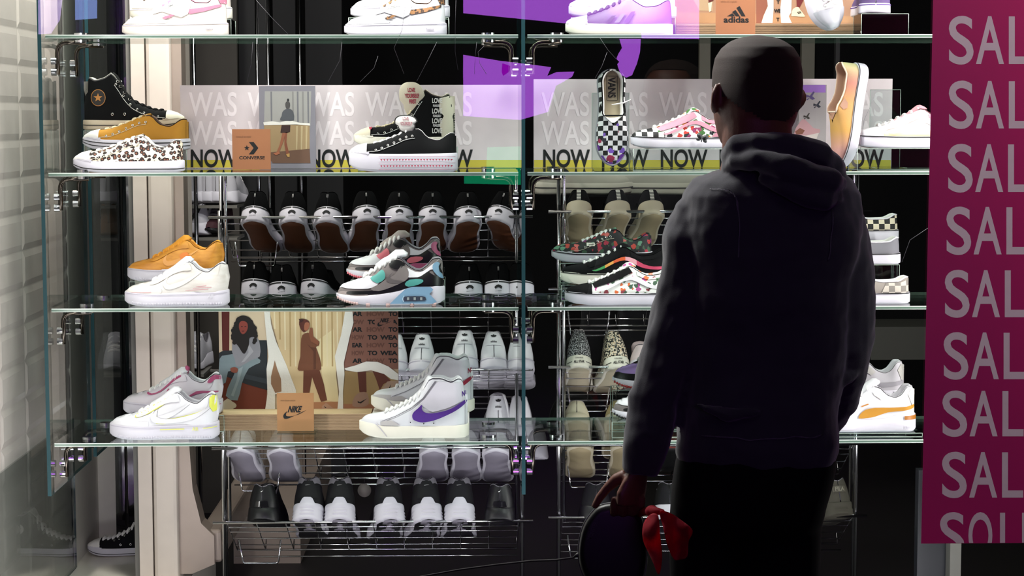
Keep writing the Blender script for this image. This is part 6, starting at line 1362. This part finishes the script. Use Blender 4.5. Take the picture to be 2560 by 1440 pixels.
# hooded top
bm = bmesh.new()
T = [(398, 1880, 2040, .06, .0), (412, 1835, 2075, .085, 0), (430, 1795, 2105, .10, 0), (452, 1740, 2128, .110, 0), (485, 1712, 2146, .118, -.004), (540, 1702, 2152, .126, -.006), (620, 1708, 2148, .130, -.006), (700, 1716, 2132, .129, -.004), (800, 1712, 2120, .126, 0), (900, 1706, 2108, .124, .002), (980, 1700, 2100, .126, .004), (1050, 1697, 2097, .132, .004), (1100, 1692, 2097, .137, .004), (1125, 1693, 2094, .134, .004), (1150, 1698, 2086, .126, .004), (1156, 1702, 2082, .118, .004)]
loft(bm, [sup((P(a, y, YP).x + P(b, y, YP).x) / 2, YP + o, P(1900, y, YP).z, (P(b, y, YP).x - P(a, y, YP).x) / 2, d, 36, 2.5) for y, a, b, d, o in T])
tube(bm, [P(x, y, Y) for x, y, Y, r in ARML[:-1]], [r for *_, r in ARML[:-1]], 18)
tube(bm, [P(x, y, Y) for x, y, Y, r in ARML[9:]], [.040, .037, .034], 18)
tube(bm, [P(x, y, Y) for x, y, Y, r in ARMR], [r for *_, r in ARMR], 18)
# sleeve folds at the elbows and wrist, hood lying on the shoulders
for pts, r in [([(1590, 1010, 3.90), (1640, 1035, 3.885), (1672, 1020, 3.91)], .014), ([(1578, 1065, 3.90), (1625, 1082, 3.88), (1655, 1062, 3.90)], .013), ([(1660, 860, 3.90), (1700, 890, 3.89), (1735, 872, 3.91)], .012), ([(2070, 930, 3.93), (2110, 950, 3.92), (2150, 930, 3.95)], .013), ([(1740, 1010, 3.83), (1820, 1040, 3.82), (1900, 1030, 3.82)], .010), ([(2000, 700, 3.83), (2060, 760, 3.84), (2080, 850, 3.86)], .010)]:
    tube(bm, [P(*p) for p in pts], [r * .4, r, r * .4], 8)
def hl(px, py, Y): return P(px, py, Y)
loopb = [(1838, 388, 3.90, .026), (1850, 368, 3.875, .027), (1890, 358, 3.86, .028), (1940, 362, 3.855, .029), (2000, 378, 3.86, .031), (2050, 392, 3.87, .032), (2080, 412, 3.90, .029), (2084, 430, 3.96, .028), (2060, 415, 4.03, .028), (1960, 400, 4.06, .026), (1870, 398, 4.04, .026), (1836, 400, 3.97, .027), (1838, 388, 3.90, .026), (1850, 368, 3.875, .027)]
tube(bm, [P(x, y, Y) for x, y, Y, r in loopb], [r for *_, r in loopb], 12)
loopc = [(1818, 425, 3.92, .012), (1840, 402, 3.862, .018), (1895, 400, 3.828, .022), (1960, 418, 3.812, .027), (2020, 440, 3.808, .029), (2070, 455, 3.822, .026), (2100, 458, 3.870, .016)]
tube(bm, [P(x, y, Y) for x, y, Y, r in loopc], [r for *_, r in loopc], 12)
loopd = [(1900, 440, 3.835, .012), (1960, 466, 3.812, .018), (2015, 488, 3.806, .022), (2060, 500, 3.815, .020), (2092, 490, 3.85, .014)]
tube(bm, [P(x, y, Y) for x, y, Y, r in loopd], [r for *_, r in loopd], 12)
hood = link('hooded_top', bm, HOOD, person); remesh(hood, .0052, 3, .5)
tx = bpy.data.textures.new('cloth_folds', 'CLOUDS'); tx.noise_scale = .11; tx.noise_depth = 2
dm = hood.modifiers.new('folds', 'DISPLACE'); dm.texture = tx; dm.strength = .026; dm.mid_level = .5; dm.texture_coords = 'GLOBAL'
def seam(name, pts, r=.0016):
    b = bmesh.new(); q = [Vector(p) for p in pts]; out = []
    for i in range(len(q) - 1):
        p0, p1, p2, p3 = q[max(i - 1, 0)], q[i], q[i + 1], q[min(i + 2, len(q) - 1)]
        for s in [j / 8 for j in range(8)]: out.append(.5 * ((2 * p1) + (p2 - p0) * s + (2 * p0 - 5 * p1 + 4 * p2 - p3) * s * s + (3 * p1 - p0 - 3 * p2 + p3) * s**3))
    o = link(name, tube(b, out, r, 6), mat('seam_charcoal', '#5d5b62', .9), hood)
    sw = o.modifiers.new('lie_on_cloth', 'SHRINKWRAP'); sw.target = hood; sw.wrap_mode = 'ABOVE_SURFACE'; sw.offset = .002; return o
seam('shoulder_seam', [P(1752, 440, 3.85), P(1795, 452, 3.83), P(1826, 478, 3.82), P(1842, 515, 3.82), P(1848, 570, 3.82), P(1845, 650, 3.82)])
seam('shoulder_seam', [P(2098, 470, 3.84), P(2088, 520, 3.82), P(2082, 580, 3.82), P(2080, 660, 3.82)])
seam('hem_seam', [P(1705, 1092, 3.82), P(1800, 1098, 3.80), P(1900, 1100, 3.80), P(2000, 1098, 3.80), P(2085, 1090, 3.82)])
# trousers
bm = bmesh.new()
loft(bm, [sup((P(a, y, YP).x + P(b, y, YP).x) / 2, YP, P(1900, y, YP).z, (P(b, y, YP).x - P(a, y, YP).x) / 2, d, 32, 2.5) for y, a, b, d in [(1125, 1698, 2086, .12), (1160, 1688, 2088, .125), (1210, 1681, 2078, .128), (1260, 1677, 2063, .125), (1300, 1675, 2055, .115), (1330, 1690, 2040, .09)]])
for p, r in LEGS: tube(bm, p, r, 18)
tr = link('trousers', bm, TROU, person); remesh(tr, .009, 4)
for i, fx in enumerate(FEET):
    b = bmesh.new(); loft(b, [[(x + fx, YP + .06 + y, z) for x, y, z in [(math.cos(a) * w, math.sin(a) * l, zz) for a in [2 * PI * j / 20 for j in range(20)]]] for w, l, zz in [(.044, .13, 0), (.047, .135, .012), (.046, .132, .03), (.042, .12, .05), (.036, .09, .072), (.034, .06, .09)]])
    link('shoe', b, BLTH, person)
# black rounded case with cord in the lowered hand
YC = 3.955
bm = bmesh.new(); pts = [(1500, 1264), (1478, 1284), (1460, 1312), (1450, 1345), (1446, 1385), (1452, 1420), (1468, 1455), (1495, 1485), (1535, 1500), (1575, 1490), (1602, 1460), (1614, 1420), (1617, 1375), (1613, 1330), (1604, 1292), (1580, 1268), (1540, 1258)]
pts = smooth2(pts, 3); cx = sum(p[0] for p in pts) / len(pts); cy = sum(p[1] for p in pts) / len(pts)
def rg(k, Y): return [P(cx + (x - cx) * k, cy + (y - cy) * k, Y) for x, y in pts]
loft(bm, [rg(.80, YC - .004), rg(.93, YC - .002), rg(.985, YC + .005), rg(1, YC + .015), rg(1, YC + .030), rg(.985, YC + .038), rg(.92, YC + .044), rg(.8, YC + .046)])
cs = link('leash_case', bm, mat('black_plastic_case', '#08080b', .45, coat=.0)); tag(cs, 'rounded black retractable leash case held in the lowered left hand', 'dog leash')
bm = bmesh.new(); rr_ = rg(1.002, YC + .02); tube(bm, rr_ + [rr_[0]], .0024, 6, cap=False); link('case_rim', bm, mat('dark_grey_rim', '#45434a', .5), cs)
bm = bmesh.new(); tube(bm, [P(1450, 1384, YC + .02), P(1440, 1390, YC + .02), P(1433, 1394, YC + .02)], [.006, .004, .002], 8); link('cord_outlet', bm, BRUB, cs)
bm = bmesh.new(); tube(bm, [P(1434, 1394, YC + .02), P(1390, 1400, YC + .05), P(1330, 1402, YC + .1), P(1240, 1412, YC + .15), P(1150, 1424, YC + .2), P(1050, 1442, YC + .25), P(900, 1475, YC + .3)], .0022, 6); link('leash_cord', bm, mat('dark_cord', '#2a2629', .8), cs)
v, f = text2d('MONSTER', .012, .02, .7); bm = bmesh.new(); o_ = P(1486, 1328, YC - .0035); V = []
for x, y in v: V.append(bm.verts.new(o_ + Vector((x * .35 - y, -.0012, x * .94 + y * .3))))
for q in f:
    try: bm.faces.new([V[k] for k in q])
    except ValueError: pass
link('case_lettering', bm, mat('dull_grey_ink', '#3b3940', .6), cs, False)
# red cloth tied to the case
RED = mat('crimson_cloth', '#b80a2c', .75, bump=.2, bscale=300)
nt, b_ = nodes(RED); tl = nt.nodes.new('ShaderNodeBsdfTranslucent'); tl.inputs[0].default_value = lin('#d0102f'); mx = nt.nodes.new('ShaderNodeMixShader'); mx.inputs[0].default_value = .45
out = [n for n in nt.nodes if n.type == 'OUTPUT_MATERIAL'][0]; nt.links.new(b_.outputs[0], mx.inputs[1]); nt.links.new(tl.outputs[0], mx.inputs[2]); nt.links.new(mx.outputs[0], out.inputs[0])
YR_ = 3.795
knot = bmesh.new(); ell(knot, P(1630, 1278, YR_ + .04), (.014, .014, .012)); tube(knot, [P(1598, 1286, YC - .008), P(1614, 1278, YC - .05), P(1632, 1276, YR_ + .03), P(1656, 1280, YR_)], [.006, .008, .009, .006], 8)
rd = link('red_cloth', knot, RED); tag(rd, 'crimson cloth with two hanging ends tied beside the black case', 'cloth')
def rag(pts, ph):
    v, f = fillpoly(smooth2(pts, 3), 7); bm = bmesh.new(); V = [bm.verts.new(P(x, y, YR_ + .012 * math.sin(x * .09 + ph) + .01 * math.sin(y * .06 + x * .03 + ph))) for x, y in v]
    for q in f:
        try: bm.faces.new([V[k] for k in q])
        except ValueError: pass
    return bm
link('cloth_end', rag([(1650, 1277), (1675, 1283), (1703, 1300), (1731, 1325), (1722, 1352), (1718, 1392), (1700, 1399), (1684, 1398), (1668, 1362), (1657, 1315)], 0), RED, rd, sol=.0015)
link('cloth_end', rag([(1628, 1286), (1645, 1290), (1648, 1330), (1652, 1362), (1654, 1400), (1646, 1436), (1636, 1415), (1624, 1385), (1608, 1348), (1610, 1310)], 2), RED, rd, sol=.0015)
# ------------------------------------------------------------------ lit billboard across the passage; the window pane mirrors it
BBY = -3.0
bb = empty('digital_billboard', (-.4, BBY, 0), 0, 'large lit purple screen across the passage, mirrored in the window pane', 'billboard')
def M_(px, py): p = P(px, py, 9.6 - BBY); return Vector((p.x + .4, 0, p.z))
link('screen_body', bx(bmesh.new(), -3.2, 2.6, -.12, -.01, 0, 4.2), BLACK, bb, False)
PUR = emis('lit_purple_screen', '#b45ce6', 11.0); LAV = emis('lit_lavender_screen', '#c9a8f0', 8.5); BLU = emis('lit_blue_screen', '#8fa8f2', 8.5); GRN = emis('lit_green_screen', '#0a9a68', 7.5); MAG = emis('lit_magenta_screen', '#b000d8', 9)
def lit(name, pts, m, dy=0):
    v, f = fillpoly([(M_(x, y).x, M_(x, y).z) for x, y in pts], .08); bm = bmesh.new(); V = [bm.verts.new((x, .002 + dy, z)) for x, z in v]
    for q in f: bm.faces.new([V[k] for k in q])
    link(name, bm, m, bb, False)
lit('lit_picture', [(1158, -120), (1748, -120), (1748, 98), (1604, 96), (1600, 62), (1440, 60), (1410, 58), (1158, 33)], PUR)
lit('lit_face', [(1548, 97), (1602, 97), (1600, 130), (1592, 160), (1580, 188), (1566, 194), (1553, 188), (1546, 172), (1543, 160), (1548, 155), (1541, 147), (1546, 134), (1555, 120)], PUR, .001)
lit('lit_strip', [(1158, 137), (1250, 152), (1340, 163), (1378, 168), (1368, 190), (1392, 180), (1436, 179), (1430, 192), (1390, 215), (1370, 280), (1300, 300), (1158, 290)], PUR)
lit('lit_accent', [(1256, 158), (1276, 165), (1274, 178), (1258, 190), (1254, 180)], MAG, .002)
lit('lit_green_bar', [(1160, 440), (1215, 438), (1218, 368), (1302, 366), (1302, 462), (1160, 459)], GRN)
lit('lit_side_picture', [(94, -120), (170, -120), (150, 50), (128, 84), (96, 86)], LAV); lit('lit_side_sky', [(187, -120), (243, -120), (243, 46), (188, 50)], BLU)

# fine scratches on the window pane
bm = bmesh.new()
for pts in ([(1010, 185), (985, 120), (1005, 75), (1015, 0)], [(820, 205), (850, 150), (855, 105)], [(900, 205), (935, 170), (945, 140)], [(640, 0), (680, 45), (720, 85)], [(1042, 203), (1070, 150), (1092, 105)], [(1192, 105), (1188, 140), (1186, 185)], [(1210, 115), (1195, 130), (1200, 160), (1216, 185)], [(1500, 95), (1520, 125), (1540, 147)], [(1518, 130), (1505, 165), (1488, 195)], [(617, 205), (628, 160), (632, 105)], [(1140, 0), (1138, 60), (1138, 130), (1145, 175)], [(2190, 235), (2160, 300), (2145, 420)], [(2255, 655), (2275, 600), (2320, 570)]):
    tube(bm, [P(x, y, 4.7985) for x, y in pts], .0004, 4)
tag(link('pane_scratches', bm, mat('scratch_grey', '#8d8a90', .5)), 'fine curved scratches and fibres on the window pane', 'scratches', kind='stuff')
